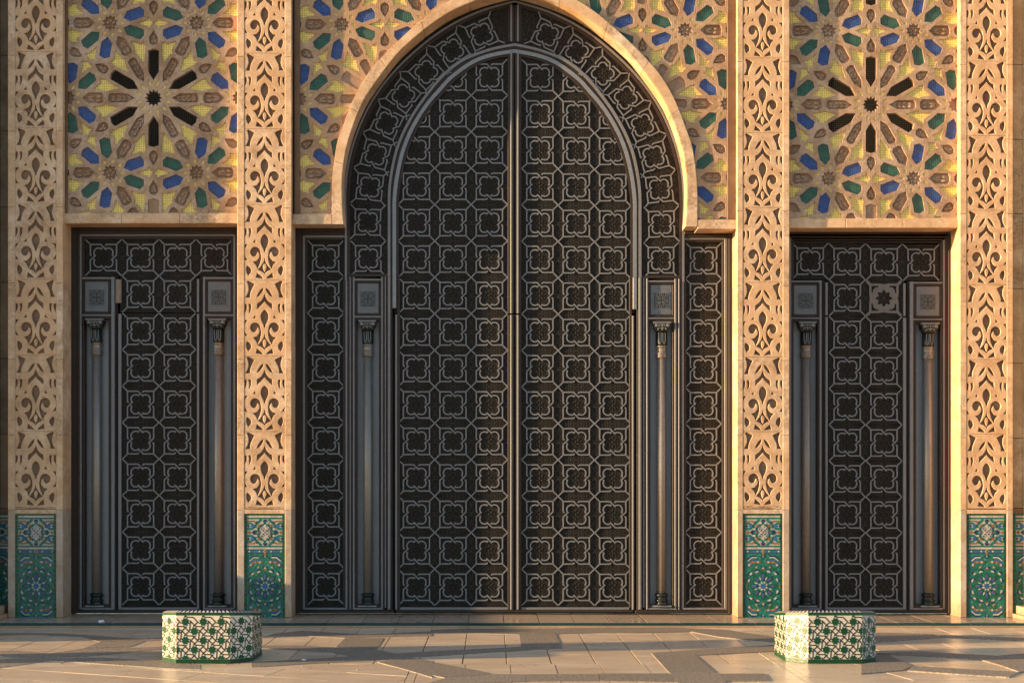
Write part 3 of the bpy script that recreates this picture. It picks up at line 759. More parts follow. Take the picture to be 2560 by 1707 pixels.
def mosaic_panel(label, x0, x1, y0, y1, star, a, arch=None, closed_slots=False, group='mosaic panels'):
    Y = PANEL_Y; K = kk(Y)
    t = thing('mosaic_panel', label, 'mosaic panel', group)
    s = a/A0*K
    outer = [(x0, y0), (x1, y0), (x1, y1), (x0, y1)] if arch is None else arch['outer']
    org = P(0, 0, Y)
    tw = lambda p: (CX+(p[0]-1230)*K, CZ-(p[1]-1200)*K)
    hl = []
    cache = {}
    for kind, c, poly, deg in lattice_items(star[0], star[1], a):
        pp = [(c[0]+x, c[1]-y_) for x, y_ in poly]
        cp = clip_rect(pp, x0+3, x1-3, y0+3, y1-3)
        if len(cp) < 3 or abs(area2(cp)) < 50: continue
        if arch is not None:
            cen = (sum(p[0] for p in cp)/len(cp), sum(p[1] for p in cp)/len(cp))
            ins = [in_poly(p, arch['hole']) for p in cp]
            if in_poly(cen, arch['hole']) and all(ins): continue
            if any(ins):
                cp2 = []
                for p, i_ in zip(cp, ins):
                    if i_:
                        q_ = min(arch['line'], key=lambda g: (g[0]-p[0])**2+(g[1]-p[1])**2); p = (q_[0]+arch['nx']*1.5, q_[1]-1.5)
                    cp2.append(p)
                cp = [cp2[i] for i in range(len(cp2)) if math.hypot(cp2[i][0]-cp2[i-1][0], cp2[i][1]-cp2[i-1][1]) > 0.5]
                if len(cp) < 3 or abs(area2(cp)) < 60: continue
        hl.append([tw(p) for p in cp])
        cw = tw(c); full = len(cp) == len(pp) and all(math.hypot(p[0]-q_[0], p[1]-q_[1]) < 1e-6 for p, q_ in zip(cp, pp))
        pm = [((p[0]-c[0])*K, -(p[1]-c[1])*K) for p in cp]
        if kind in ('slot', 'centre') and not closed_slots and c[1] < 520: continue
        if kind in ('leaf', 'leaf2', 'shield', 'rose'):
            if full:
                key = (kind, deg % 360)
                if key not in cache: cache[key] = carving(kind, pm, deg, s, Y).mesh(KINDNAME[kind], M_carve, False)
                me = cache[key]
            else:
                m = MB(); m.prism(pm, 0.052, 0.068); me = m.mesh(KINDNAME[kind], M_carve)
            ob(KINDNAME[kind], me, t, (cw[0], Y, cw[1])); continue
        mat = dict(slot=M_carve, centre=M_carve, drop=M_yellow, bird=M_yellow, bow=M_yellow, blue=M_blue, green=M_green)[kind]
        cxm = sum(p[0] for p in pm)/len(pm); czm = sum(p[1] for p in pm)/len(pm)
        key = (kind, tuple((round(p[0], 4), round(p[1], 4)) for p in pm))
        if key not in cache:
            m = MB(); m.prism([((p[0]-cxm)*1.06, (p[1]-czm)*1.06) for p in pm], 0.012 if kind in ('drop',) else 0.020, 0.05); cache[key] = m.mesh(KINDNAME[kind], mat)
        ob('closed_slot' if kind == 'slot' else KINDNAME[kind], cache[key], t, (cw[0]+cxm, Y, cw[1]+czm))
    ox = [tw(p) for p in outer]
    me = plate_mesh('stucco_lattice', ox, hl, [], 0.068, M_stucco, 0.0022)
    ob('stucco_lattice', me, t, (0, Y, 0))
    bk = MB()
    xa, za = tw((x0, y1)); xb, zb = tw((x1, y0))
    if arch is None:
        bk.box(xa, xb, Y+0.33, Y+0.36, za, zb); bk.build('backing_board', M_void, t)
    return t
mosaic_panel('shaded mosaic panel with black star slots above the left side door', 166, 596, -260, 535, (383.5, 245), 216)
mosaic_panel('sunlit mosaic panel with golden yellow tiles above the right side door', 1970, 2404, -260, 549, (2177.8, 262), 213)

# arch outlines (photo pixels at the depth of each piece), left half, bottom to apex
AC = 1286.5
FRONT_IN = [(859, 561), (856, 520), (854.5, 470), (855.6, 435), (860, 400), (866, 368), (880, 320), (896, 279), (914, 242), (942, 201), (970, 163), (1003, 124), (1066, 70), (1127, 29), (1190, 2), (1240, -13), (AC, -24)]
FRONT_OUT = [(829, 561), (829, 500), (830, 458), (834, 412), (843, 355), (857, 316), (870, 280), (887, 240), (903, 210), (927, 174), (950, 148), (979, 118), (1034, 67), (1090, 22), (1140, -8), (1210, -40), (AC, -66)]
mA = mirror(AC)
def half(pts, side): return pts if side == 0 else [mA(*p) for p in pts]
archs = []
for side in (0, 1):
    inn = resample(crom(half(FRONT_IN, side)), 49); out_ = resample(crom(half(FRONT_OUT, side)), 49)
    archs.append((inn, out_))
    midl = [((a[0]+c_[0])/2, (a[1]+c_[1])/2) for a, c_ in zip(inn, out_)]
    hole = midl+[(AC, 700), (midl[0][0], 700)]
    top = -140
    if side == 0:
        x0, x1 = 736, AC-2; outer = [(x0, top), (x1, top), (x1, midl[-1][1])]+midl[::-1][1:]+[(x0, 561)]
        outer = [(x0, top), (x1, top)]+[p for p in midl[::-1] if p[0] < x1]+[(midl[0][0], 536), (x0, 536)]
        outer = [(x0, top), (x1, top)]+[p for p in midl[::-1] if p[0] < x1 and p[1] < 536]+[(midl[0][0], 536), (x0, 536)]
        mosaic_panel('mosaic spandrel left of the pointed arch, mostly shaded', x0, x1, top, 536, (962, 248), 215,
                     dict(outer=outer, hole=hole, line=midl, nx=-1), True)
    else:
        x0, x1 = AC+2, 1842; yb = 551
        outer = [(x1, top), (x0, top)]+[p for p in midl[::-1] if p[0] > x0 and p[1] < yb]+[(midl[0][0], yb), (x1, yb)]
        mosaic_panel('mosaic spandrel right of the pointed arch, partly sunlit', x0, x1, top, yb, (1606.5, 260), 213,
                     dict(outer=outer, hole=hole, line=midl, nx=1), True)

# stone arch: voussoirs, soffit, and the short lintels at its feet
arch = thing('stone_arch', 'pointed horseshoe stone arch moulding framing the central metal door', 'arch')
YA = 0.075
cuts = [0, 9, 17, 25, 33, 41, 48]
for side in (0, 1):
    inn, out_ = archs[side]
    for a, c_ in zip(cuts, cuts[1:]):
        A = xz(out_[a:c_+1], YA); B = xz(inn[a:c_+1], YA)
        m = MB()
        # chamfered front edges: front face slightly inset, then full band behind
        A2 = [(p[0]+(q_[0]-p[0])*.05, p[1]+(q_[1]-p[1])*.05) for p, q_ in zip(A, B)]; B2 = [(q_[0]+(p[0]-q_[0])*.05, q_[1]+(p[1]-q_[1])*.05) for p, q_ in zip(A, B)]
        def lerp_end(L):   # 2 mm joints
            L = list(L); 
            for i, j in ((0, 1), (-1, -2)):
                d = math.hypot(L[j][0]-L[i][0], L[j][1]-L[i][1]); f = 0.003/d
                L[i] = (L[i][0]+(L[j][0]-L[i][0])*f, L[i][1]+(L[j][1]-L[i][1])*f)
            return L
        A, B, A2, B2 = map(lerp_end, (A, B, A2, B2))
        m.strip(A2, B2, YA, YA+0.02); m.strip(A, B, YA+0.008, 0.50)
        m.build('voussoir', M_trim, arch)
for side in (0, 1):
    if side == 0: x0, x1, ya, yb = 730, 829, 535, 560.5
    else: x0, x1, ya, yb = mA(829, 0)[0], 1842, 549.5, 572.5
    a_, b_ = P(x0, ya, YA), P(x1, yb, YA)
    m = MB(); m.box(a_.x, b_.x-.002 if side == 0 else b_.x, YA+.004, 0.50, b_.z, a_.z, ch=0.006); m.build('lintel', M_trim, arch)

# lintels of the side doors
def lintel(label, x0, x1, ya, yb, Y=0.10):
    t = thing('stone_lintel', label, 'lintel', 'lintels of the side doors')
    n = 3
    for i in range(n):
        u0 = x0+(x1-x0)*i/n; u1 = x0+(x1-x0)*(i+1)/n
        a_, b_ = P(u0, ya, Y), P(u1, yb, Y)
        m = MB(); m.box(a_.x+.0012, b_.x-.0012, Y, 0.46, b_.z, a_.z, ch=0.008); m.build('lintel_stone', M_trim, t)
lintel('shaded stone lintel above the left side door', 157.5, 595, 533, 558.5)
lintel('stone lintel above the right side door, sunlit underside', 1972, 2401.5, 546, 570)

# nets of thin wire hung over the panels
def net(label, x0, x1, y0, y1, Y, arch_line=None, pitch=5.2):
    m = MB(); wd = 0.00045
    K = kk(Y)
    def lim(px):      # lowest visible pixel row at a column (spandrels stop at the arch)
        if arch_line is None: return y1
        best = y1
        for (a, c_) in zip(arch_line, arch_line[1:]):
            lo, hi = min(a[0], c_[0]), max(a[0], c_[0])
            if lo <= px <= hi: 
                yy = a[1]+(c_[1]-a[1])*((px-a[0])/((c_[0]-a[0]) or 1)); best = min(best, yy)
        return best
    px = x0
    while px < x1:
        yy = lim(px)
        if yy > y0+2:
            p, q_ = P(px, y0, Y), P(px, yy, Y); m.box(p.x-wd, p.x+wd, Y-wd, Y+wd, q_.z, p.z)
        px += pitch
    py = y0
    while py < y1:
        if arch_line is None: xs = (x0, x1)
        else:
            c_ = None
            for (a, d) in zip(arch_line, arch_line[1:]):
                if min(a[1], d[1]) <= py <= max(a[1], d[1]): c_ = a[0]+(d[0]-a[0])*((py-a[1])/((d[1]-a[1]) or 1)); break
            if c_ is None: c_ = arch_line[0][0] if py > arch_line[0][1] else AC
            xs = (x0, c_) if arch_line[0][0] < AC else (c_, x1)
        p, q_ = P(xs[0], py, Y), P(xs[1], py, Y); m.box(p.x, q_.x, Y-2.6*wd, Y-wd, p.z-wd, p.z+wd)
        py += pitch
    o = m.build('wire_net', M_net); tag(o, label, 'net', 'wire nets over the mosaic'); return o
net('fine wire net over the left mosaic panel', 167, 595, -200, 529, 0.118)
net('fine wire net over the right mosaic panel', 1972, 2402, -200, 541, 0.118)
net('fine wire net over the spandrel left of the arch', 737, AC-30, -130, 533, 0.118, archs[0][1])
net('fine wire net over the spandrel right of the arch', AC+30, 1842, -130, 548, 0.118, archs[1][1])

def edge_board(label, x0, x1, y1, mat):
    a_, b_ = P(x0, -140, 0.105), P(x1, y1, 0.105); m = MB(); m.box(a_.x, b_.x, 0.105, 0.30, b_.z, a_.z, ch=0.006); o = m.build('edge_board', mat); tag(o, label, 'board')
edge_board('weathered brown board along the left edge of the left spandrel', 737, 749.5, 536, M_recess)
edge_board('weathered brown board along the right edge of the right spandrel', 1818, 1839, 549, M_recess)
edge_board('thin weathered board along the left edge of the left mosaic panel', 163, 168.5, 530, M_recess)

# ------------------------------------------------------------------ interlaced metal panels
DY = 0.50                                   # plane of the door leaves
KD = kk(DY)
H_ = 32.7
def strap_paths():
    base = []
    lobe_c = (12.2, 12.2); r = 11.8
    pts = [(-H_, H_), (-6.5, H_), (6.8, 19.2)]
    a0 = math.atan2(19.2-lobe_c[1], 6.8-lobe_c[0]); a0 = R(122); a1 = R(-32)
    arc = [(lobe_c[0]+r*math.cos(a0+(a1-a0)*i/8), lobe_c[1]+r*math.sin(a0+(a1-a0)*i/8)) for i in range(9)]
    base.append(pts[:2]+[(5.2, 20.7)]+arc+[(24.6, 3.2)])
    base.append([(4.2, 29.6), (7.2, H_), (H_, H_)])
    out = []
    for k in range(4):
        a = -math.pi/2*k
        for p in base: out.append([(x*math.cos(a)-z*math.sin(a), x*math.sin(a)+z*math.cos(a)) for x, z in p])
    return out
def interlace_mesh(name, slab=True, wd=3.25, stub=True, mats=None):
    m = MB(); k = KD
    if slab: m.box(-45.4*k, 45.4*k, 0.0, 0.03, -45.4*k, 45.4*k, 1)
    for p in strap_paths():
        q_ = [(x*k, z*k) for x, z in p]
        m.ribbon(q_, wd*k, -0.016, 0.001, 0)
    if stub:
        for sx in (1, -1):
            for sz in (1, -1): m.ribbon([(sx*(H_+0.6)*k, sz*(H_+0.6)*k), (sx*45.2*k, sz*45.2*k)], wd*k*0.92, -0.0155, 0.001, 0)
    # small studs in the border cartouches and a rosette boss in the middle
    for a in range(4):
        for t in (-33, 33):
            x, z = (t, 42.5); ang = a*math.pi/2
            X_, Z_ = x*math.cos(ang)-z*math.sin(ang), x*math.sin(ang)+z*math.cos(ang)
            blob(m, X_*k*0.98, Z_*k*0.98, 1.5*k, 1.5*k, 0.006, 0, 0.0, 6); m.m[-12:] = [1]*12
    for i in range(8):
        t = 2*math.pi*i/8; blob(m, 9*k*math.cos(t), 9*k*math.sin(t), 4.5*k, 2.2*k, 0.007, t, 0.0, 6); m.m[-12:] = [1]*12
    blob(m, 0, 0, 3*k, 3*k, 0.009, 0, 0.0, 8); m.m[-16:] = [1]*16
    return m.mesh(name, mats or [M_strap, M_chased])
ME_panel = interlace_mesh('interlace_panel')
ME_ring = interlace_mesh('interlace_panel', slab=False)
k = KD
flower = [((17.5+3.2*math.cos(8*t))*math.cos(t)*k, (17.5+3.2*math.cos(8*t))*math.sin(t)*k) for t in [2*math.pi*i/64+math.pi/8 for i in range(64)]]
corner = [(31, 31), (31, 15), (28, 13), (27, 21), (21, 27), (13, 28), (15, 31)]
hl_ = [flower]+[[(x*cs_-z*sn_, x*sn_+z*cs_) for x, z in [(a_*k, b_*k) for a_, b_ in corner]] for cs_, sn_ in ((1, 0), (0, 1), (-1, 0), (0, -1))]
out_w = [(37, -12), (35, 0), (37, 12), (37, 32), (45, 40), (45, 45), (40, 45), (32, 37), (12, 37), (0, 35), (-12, 37), (-32, 37), (-40, 45), (-45, 45), (-45, 40), (-37, 32), (-37, 12), (-35, 0), (-37, -12), (-37, -32), (-45, -40), (-45, -45), (-40, -45), (-32, -37), (-12, -37), (0, -35), (12, -37), (32, -37), (40, -45), (45, -45), (45, -40), (37, -32)]
ME_worn = plate_mesh('worn_panel', [(x*k, z*k) for x, z in out_w], hl_, [], 0.016, M_copper, 0.002)

m = MB(); m.box(-45.4*k, 45.4*k, 0.0, 0.03, -45.4*k, 45.4*k); ME_back = m.mesh('panel_back', M_chased)
def put_panel(parent, px, py, Y=DY, me=None, rot=0.0, s=1.0, name='interlace_panel'):
    p = P(px, py, Y); o = ob(name, me or ME_panel, parent, p); o.rotation_euler = (0, rot, 0); o.scale = (s, 1, s); return o
def bar(parent, T, x0, x1, y0, y1, Yf, Yb, mat, name='frame_strip', ch=0.004):
    (a, c_), (d, e) = T(x0, y0), T(x1, y1)
    if a > d: a, d = d, a
    p, q_ = P(a, c_, Yf), P(d, e, Yf)
    m = MB(); m.box(p.x, q_.x, Yf, Yb, q_.z, p.z, ch=ch); return m.build(name, mat, parent)

# niche column: shared meshes, 1 unit per photo pixel at depth 0.5
kq = KD
YS = 0.50
def col_meshes():
    r = 12.0*kq
    sh = MB(); sh.lathe([(r, 0), (r*0.985, 300*kq), (r*0.96, 596*kq)], 0, 0, 20)
    nk = MB(); nk.lathe([(13.5*kq, 0), (14.2*kq, 5*kq), (14.6*kq, 34*kq)], 0, 0, 16)
    rg = MB(); rg.lathe([(12*kq, 0), (14.6*kq, .5*kq), (14.8*kq, 2.5*kq), (13*kq, 3*kq), (13*kq, 4.2*kq), (14.6*kq, 4.6*kq), (14.8*kq, 7*kq), (13*kq, 7.4*kq), (13*kq, 8.6*kq), (14.4*kq, 9*kq), (14.4*kq, 12*kq), (12.6*kq, 12.6*kq), (12.8*kq, 26*kq), (14.6*kq, 27*kq), (14.6*kq, 29.5*kq), (12.5*kq, 30*kq)], 0, 0, 20)
    cp = MB()
    def fr(h0, w0, h1, w1, m_=0):
        vs = []
        for h, w_ in ((h0, w0), (h1, w1)): vs += [(-w_*kq, -w_*kq, h*kq), (w_*kq, -w_*kq, h*kq), (w_*kq, w_*kq, h*kq), (-w_*kq, w_*kq, h*kq)]
        cp.add(vs, [(0, 1, 5, 4), (1, 2, 6, 5), (2, 3, 7, 6), (3, 0, 4, 7), (4, 5, 6, 7), (3, 2, 1, 0)], m_)
    fr(0, 13.5, 3, 15, 1); fr(3, 15, 10, 19.5, 1); fr(10, 20, 19.5, 20.5, 1); fr(19.8, 22, 23.5, 22.2, 0)
    for x in (-14, 14):
        for r_, h in ((4.4, 0.004), (1.6, 0.008)): blob(cp, x*kq, 15*kq, r_*kq, r_*kq, h, 0, -20.4*kq, 10)
    for i, (x, z, a) in enumerate(((-6, 15, .6), (6, 15, -.6), (0, 14.5, 1.57), (-9, 7, .9), (9, 7, -.9), (0, 7, 1.57), (-4, 9, -.7), (4, 9, .7))):
        blob(cp, x*kq, z*kq, 4.6*kq, 1.5*kq, 0.006, a, (-20.4 if z > 10 else -18.6)*kq, 8)
    lf = MB()
    for x in (-5, 5):
        lf.ribbon([((x-3)*kq, 32*kq), ((x-3)*kq, 12*kq), (x*kq, 4*kq), ((x+3)*kq, 12*kq), ((x+3)*kq, 32*kq)], 1.5*kq, -14.9*kq, -13.2*kq)
    bs = MB(); bs.lathe([(23*kq, 0), (17*kq, .2*kq), (16.5*kq, 3*kq), (14.2*kq, 6*kq), (14.6*kq, 9*kq), (16.6*kq, 11*kq), (16.6*kq, 13*kq), (14*kq, 14*kq), (13.2*kq, 19*kq), (14.2*kq, 22*kq), (16.8*kq, 24*kq), (16.8*kq, 26.5*kq), (14.5*kq, 28*kq), (13*kq, 30.5*kq)], 0, 0, 20)
    pl = MB(); pl.box(-23*kq, 23*kq, -20*kq, 20*kq, -3.5*kq, 0)
    return [x.mesh(n, mt, sm) for x, n, mt, sm in ((sh, 'shaft', M_shaft, True), (nk, 'neck', M_neck, True), (rg, 'collar', M_shaft, True), (cp, 'capital', [M_strap, M_neck], False), (lf, 'leaf_ornament', M_strap, False), (bs, 'base', M_neck, True), (pl, 'plinth', M_plate, False))]
for_cols = col_meshes()
for me in for_cols:
    if me.name.startswith('shaft') or me.name.startswith('base') or me.name.startswith('collar') or me.name.startswith('neck'): pass
def medallion_mesh():
    m = MB(); k = KD
    m.box(-21.8*k, 21.8*k, -0.003, 0.01, -21.8*k, 21.8*k, 0)
    m.box(-18.5*k, 18.5*k, -0.0045, 0.0, -18.5*k, 18.5*k, 1)
    def seg(f): m.m[-f:] = [0]*f
    for sx in (1, -1):
        for sz in (1, -1):
            pts = [((sx*13.6+3.4*math.cos(t))*k, (sz*13.6+3.4*math.sin(t))*k) for t in [2*math.pi*i/10 for i in range(11)]]
            m.ribbon(pts, 1.5*k, -0.011, -0.003, 0)
            m.ribbon([(sx*2*k, sz*2*k), (sx*7*k, sz*7*k), (sx*10.5*k, sz*10.5*k)], 1.4*k, -0.0105, -0.003, 0)
            for (a, b_, c_) in (((6, 17), (3, 12), (7, 9)), ((17, 6), (12, 3), (9, 7)), ((1.5, 9), (4, 5), (9, 1.5))):
                m.ribbon([(sx*a[0]*k, sz*a[1]*k), (sx*b_[0]*k, sz*b_[1]*k), (sx*c_[0]*k, sz*c_[1]*k)], 1.4*k, -0.010, -0.003, 0)
    for a in range(4):
        c_, s_ = math.cos(a*math.pi/2), math.sin(a*math.pi/2)
        m.prism([(x*c_*k-z*s_*k, x*s_*k+z*c_*k) for x, z in ((0, 12), (2, 15), (0, 18), (-2, 15))], -0.010, -0.003, 0)
    return m.mesh('medallion', [M_plaque, M_inlay])
ME_med = medallion_mesh()
def niche(door, T, ax, yt, plate, side_label=None):
    """tall framed recess with a slim column, a square plate with a medallion above it"""
    x0, x1 = plate
    bar(door, T, x0, x1, yt+9, yt+87, 0.485, 0.515, M_plaque, 'square_plate', 0.012)
    px, py = T(ax, yt+50); put_panel(door, px, py, 0.484, ME_med, name='medallion')
    bar(door, T, x0-6.5, x1+6.5, yt-1, yt+4, 0.455, 0.52, M_strap); bar(door, T, x0-6.5, x1+6.5, yt+92, yt+96.5, 0.455, 0.52, M_strap)
    bar(door, T, x0-6, x1+6, yt+4.2, yt+9.5, 0.47, 0.53, M_frame); bar(door, T, x0-6, x1+6, yt+86.5, yt+91.8, 0.47, 0.53, M_frame); bar(door, T, x0-6, x1+6, yt+96.7, yt+103, 0.47, 0.56, M_frame)
    for (u0, u1) in ((x0-5.5, x0-.2), (x1+.2, x1+5.5)): bar(door, T, u0, u1, yt+9.6, yt+86.4, 0.4705, 0.53, M_frame); bar(door, T, u0, u1, yt+103.2, 1511, 0.4705, 0.60, M_frame)
    bar(door, T, x0, x1, yt+103, 1514, 0.60, 0.62, M_plate, 'niche_back')
    bar(door, T, x0-5.5, x1+5.5, 1511, 1518, 0.46, 0.60, M_frame)
    # column
    px, _ = T(ax, 1511); q_ = T(ax, 1511)[1]; base = P(px, q_, YS+0.06)
    sh, nk, rg, cp, lf, bs, pl = for_cols
    zt = P(px, T(ax, yt+103)[1], YS+0.06).z
    cy = 0.545
    Hs = zt-base.z
    o = ob('column', sh, door, (base.x, cy, base.z+30*kq)); o.scale = (1, 1, (Hs-30*kq-90*kq)/(596*kq))
    o.name = 'column'
    sc_ = 1/o.scale[2]
    def sub(n, me, z):
        c = ob(n, me, o, (0, 0, (z-(base.z+30*kq))*sc_)); c.scale = (1, 1, sc_); return c
    sub('plinth', pl, base.z); sub('base', bs, base.z); sub('collar', rg, zt-91*kq); sub('neck', nk, zt-61.5*kq); sub('leaf_ornament', lf, zt-61.5*kq); sub('capital', cp, zt-26*kq)

def side_door(T, label, group, worn=False, broken=False):
    d = thing('side_door', label, 'door', group)
    bar(d, T, 160, 600, 555, 1532, 0.62, 0.70, M_void, 'backing')
    # jambs and head
    bar(d, T, 172, 190, 570, 1533, 0.415, 0.62, M_frame, 'jamb'); bar(d, T, 190.3, 198, 576, 1530, 0.445, 0.62, M_frame, 'jamb')
    bar(d, T, 588.8, 612, 570, 1533, 0.44, 0.62, M_frame, 'jamb')
    bar(d, T, 190.5, 600, 560, 576, 0.43, 0.62, M_frame, 'head'); bar(d, T, 198.3, 588.5, 576.5, 585, 0.45, 0.62, M_frame, 'head')
    bar(d, T, 198.7, 203.5, 585.5, 1522, 0.455, 0.60, M_strap); bar(d, T, 583.2, 588.4, 585.5, 1522, 0.455, 0.60, M_strap)
    bar(d, T, 203.7, 583, 585.5, 590, 0.455, 0.60, M_strap)
    bar(d, T, 203.9, 210.5, 590.2, 692, 0.47, 0.60, M_frame); bar(d, T, 577, 583, 590.2, 692, 0.47, 0.60, M_frame); bar(d, T, 210.7, 576.8, 590.2, 598, 0.471, 0.60, M_frame)
    bar(d, T, 210.5, 577, 598, 692, DY+0.002, 0.60, M_chased, 'transom_board')
    bar(d, T, 300, 494, 690, 781, DY+0.002, 0.60, M_chased, 'transom_board')
    for i in range(4): 
        q_ = T(259.2+92.4*i, 644.4); put_panel(d, *q_)
    for i in range(2):
        q_ = T(351.5+92.3*i, 735.6)
        if worn and i == 0: put_panel(d, *q_, me=ME_worn, name='worn_panel', Y=DY-0.014); put_panel(d, *q_, me=ME_back, name='panel_back')
        else: put_panel(d, *q_)
    # leaf
    lf = bar(d, T, 303, 492, 783.5, 1517, DY+0.003, 0.60, M_chased, 'door_leaf')
    for r_ in range(8):
        for i in range(2):
            q_ = T(352.0+92.0*i, 828.4+91.0*r_); put_panel(lf, *q_)
    for (a, c_, y0_) in ((295.5, 303, 784), (492, 497.5, 784)): bar(d, T, a, c_, y0_, 1523, 0.468, 0.60, M_strap)
    bar(d, T, 492, 497.5, 697, 780, 0.468, 0.60, M_strap)
    if not broken: bar(d, T, 297, 302.5, 697, 780, 0.468, 0.60, M_strap)
    bar(d, T, 303.2, 491.8, 1517.5, 1523.5, 0.468, 0.60, M_strap)
    for (a, c_) in ((286.3, 295), (498, 507)): bar(d, T, a, c_, 692, 1526, 0.53, 0.62, M_frame)
    for (a, c_) in ((277.8, 286), (507.2, 512.5)): bar(d, T, a, c_, 692, 1523, 0.455, 0.60, M_strap)
    bar(d, T, 204, 277.6, 1518.3, 1523.5, 0.455, 0.60, M_strap); bar(d, T, 512.7, 583, 1518.3, 1523.5, 0.455, 0.60, M_strap)
    bar(d, T, 190, 600, 1524, 1531, 0.44, 0.62, M_frame, 'sill')
    niche(d, T, 242, 693.5, (211, 272)); niche(d, T, 547, 693.5, (518, 578))
    if broken:
        m = bar(d, T, 288, 302, 698, 757, 0.45, 0.52, M_wood, 'broken_board', 0.012)
    return d
side_door(ident, 'left side door of dark metal strapwork with a broken board beside its top left corner', 'metal side doors', broken=True)
side_door(mirror(1280.7), 'right side door of dark metal strapwork with one worn copper coloured panel', 'metal side doors', worn=True)

# central arched door
door = thing('arched_door', 'tall double leaf arched door of dark metal strapwork in the pointed arch', 'door')
RING_OUT = [(858, 700), (858, 560), (855, 480), (858, 430), (866, 385), (878, 340), (897, 292), (920, 248), (955, 198), (1003, 144), (1066, 92), (1127, 50), (1190, 22), (1240, 6), (AC, -6)]
GREY = [(864.5, 700), (864.5, 560), (863, 492), (867, 435), (875, 391), (889, 343), (909, 293), (932, 250), (966, 202), (1012, 152), (1075, 98), (1133, 60), (1192, 32), (1240, 16), (AC, 4)]
S1 = [(972.5, 690), (972.7, 538), (972.7, 492), (975, 458), (981, 419), (992, 373), (1010.6, 327), (1036, 281), (1062, 244), (1092, 206), (1125.5, 173), (1168, 145), (1229.6, 123), (AC, 112)]
S2 = [(985.8, 690), (985.8, 538), (986, 500), (990, 458), (997, 419), (1007, 378), (1024, 334), (1046, 293), (1070, 258), (1098, 226), (1130, 192), (1183, 155), (1229.6, 138), (AC, 128)]
RT = [(920.8, 646.5, 0), (919.5, 556, 1.5), (924.5, 468.5, 6), (939.4, 387, 15), (967, 308.9, 25), (1008.6, 240.5, 37), (1066, 181.3, 46), (1130.7, 127.6, 56), (1204.7, 86.9, 66)]
for side in (0, 1):
    T = ident if side == 0 else mA
    dn = lambda c, n=60: [T(*p) for p in resample(crom(c), n)]
    ro = xz(dn(RING_OUT), 0.47); r1 = xz(dn(S1), 0.47)
    m = MB(); m.strip(ro, r1, 0.468, 0.56); ringp = m.build('ring_plate', M_chased, door)
    m = MB(); m.ribbon(xz(dn(GREY), 0.44), 5.0*KD, 0.44, 0.50); m.build('curved_strip', M_strap, door)
    g2 = [(x+7, y_+5) for x, y_ in GREY]
    m = MB(); m.ribbon(xz(dn(g2), 0.45), 7.0*KD, 0.452, 0.50); m.build('curved_strip', M_frame, door)
    m = MB(); m.ribbon(xz(dn(S1), 0.44), 6.4*KD, 0.44, 0.54); m.build('curved_strip', M_strap, door)
    mid_ = [((a[0]+c_[0])/2, (a[1]+c_[1])/2) for a, c_ in zip(resample(crom(S1), 60), resample(crom(S2), 60))]
    m = MB(); m.ribbon(xz([T(*p) for p in mid_], 0.46), 8*KD, 0.462, 0.56); m.build('curved_strip', M_frame, door)
    m = MB(); m.ribbon(xz(dn(S2), 0.455), 9.0*KD, 0.455, 0.56); m.build('curved_strip', M_plate, door)
    s3 = [(x+7.5, y_+(0 if y_ > 480 else 6)) for x, y_ in S2[:-1]]+[(AC, 136)]
    m = MB(); m.ribbon(xz(dn(s3), 0.47), 7*KD, 0.47, 0.56); m.build('curved_strip', M_frame, door)
    for px, py, a in RT:
        q_ = T(px, py); put_panel(ringp, *q_, Y=0.467, me=ME_ring, rot=R(a) if side == 0 else R(-a), s=0.97)
    # straight strips below the arch
    for (a, c_, y0_, y1_, Yf, mt) in ((969.5, 975.8, 690, 1523, 0.44, M_strap), (981, 990.5, 690, 770, 0.455, M_plate), (988, 992.8, 786, 1523, 0.468, M_strap), (976, 980.8, 690, 1526, 0.462, M_frame), (962, 965, 690, 1518, 0.45, M_strap), (966, 969.3, 690, 1526, 0.455, M_frame), (957.3, 961.8, 690, 1526, 0.455, M_frame),
                                      (992.9, 1000, 690, 783, 0.475, M_frame), (992.9, 1000, 786, 1523, 0.475, M_frame), (981, 987.8, 786, 1528, 0.52, M_void)):
        bar(door, T, a, c_, y0_, y1_, Yf, 0.56, mt)
    # side strip with one column of panels
    bar(door, T, 735, 743, 562, 1533, 0.415, 0.62, M_frame, 'jamb'); bar(door, T, 743.3, 751, 572, 1531, 0.43, 0.62, M_frame, 'jamb'); bar(door, T, 751.3, 756.6, 580, 1528, 0.45, 0.62, M_frame, 'jamb')
    bar(door, T, 735, 862, 560, 572, 0.425, 0.62, M_frame, 'head'); bar(door, T, 751.3, 862, 572.3, 580, 0.435, 0.62, M_frame, 'head'); bar(door, T, 756.9, 862, 580.2, 588, 0.45, 0.62, M_frame, 'head')
    bar(door, T, 757, 762, 588.3, 1523, 0.455, 0.60, M_strap); bar(door, T, 762.2, 863.2, 588.3, 594, 0.455, 0.60, M_strap); bar(door, T, 863.4, 868.4, 588.3, 1523, 0.455, 0.60, M_strap)
    bar(door, T, 762.2, 768, 594.2, 1518, 0.47, 0.60, M_frame); bar(door, T, 857.5, 863.2, 594.2, 1518, 0.47, 0.60, M_frame); bar(door, T, 768.2, 857.3, 594.2, 600, 0.471, 0.60, M_frame)
    sb = bar(door, T, 768, 857.5, 600, 1518, DY+0.003, 0.60, M_chased, 'strip_board')
    for i in range(10): q_ = T(814.4+.08*i, 646.5+91*i); put_panel(sb, *q_)
    bar(door, T, 762.2, 863.2, 1518.3, 1523.5, 0.455, 0.60, M_strap); bar(door, T, 743.3, 985, 1525, 1531, 0.44, 0.62, M_frame, 'sill')
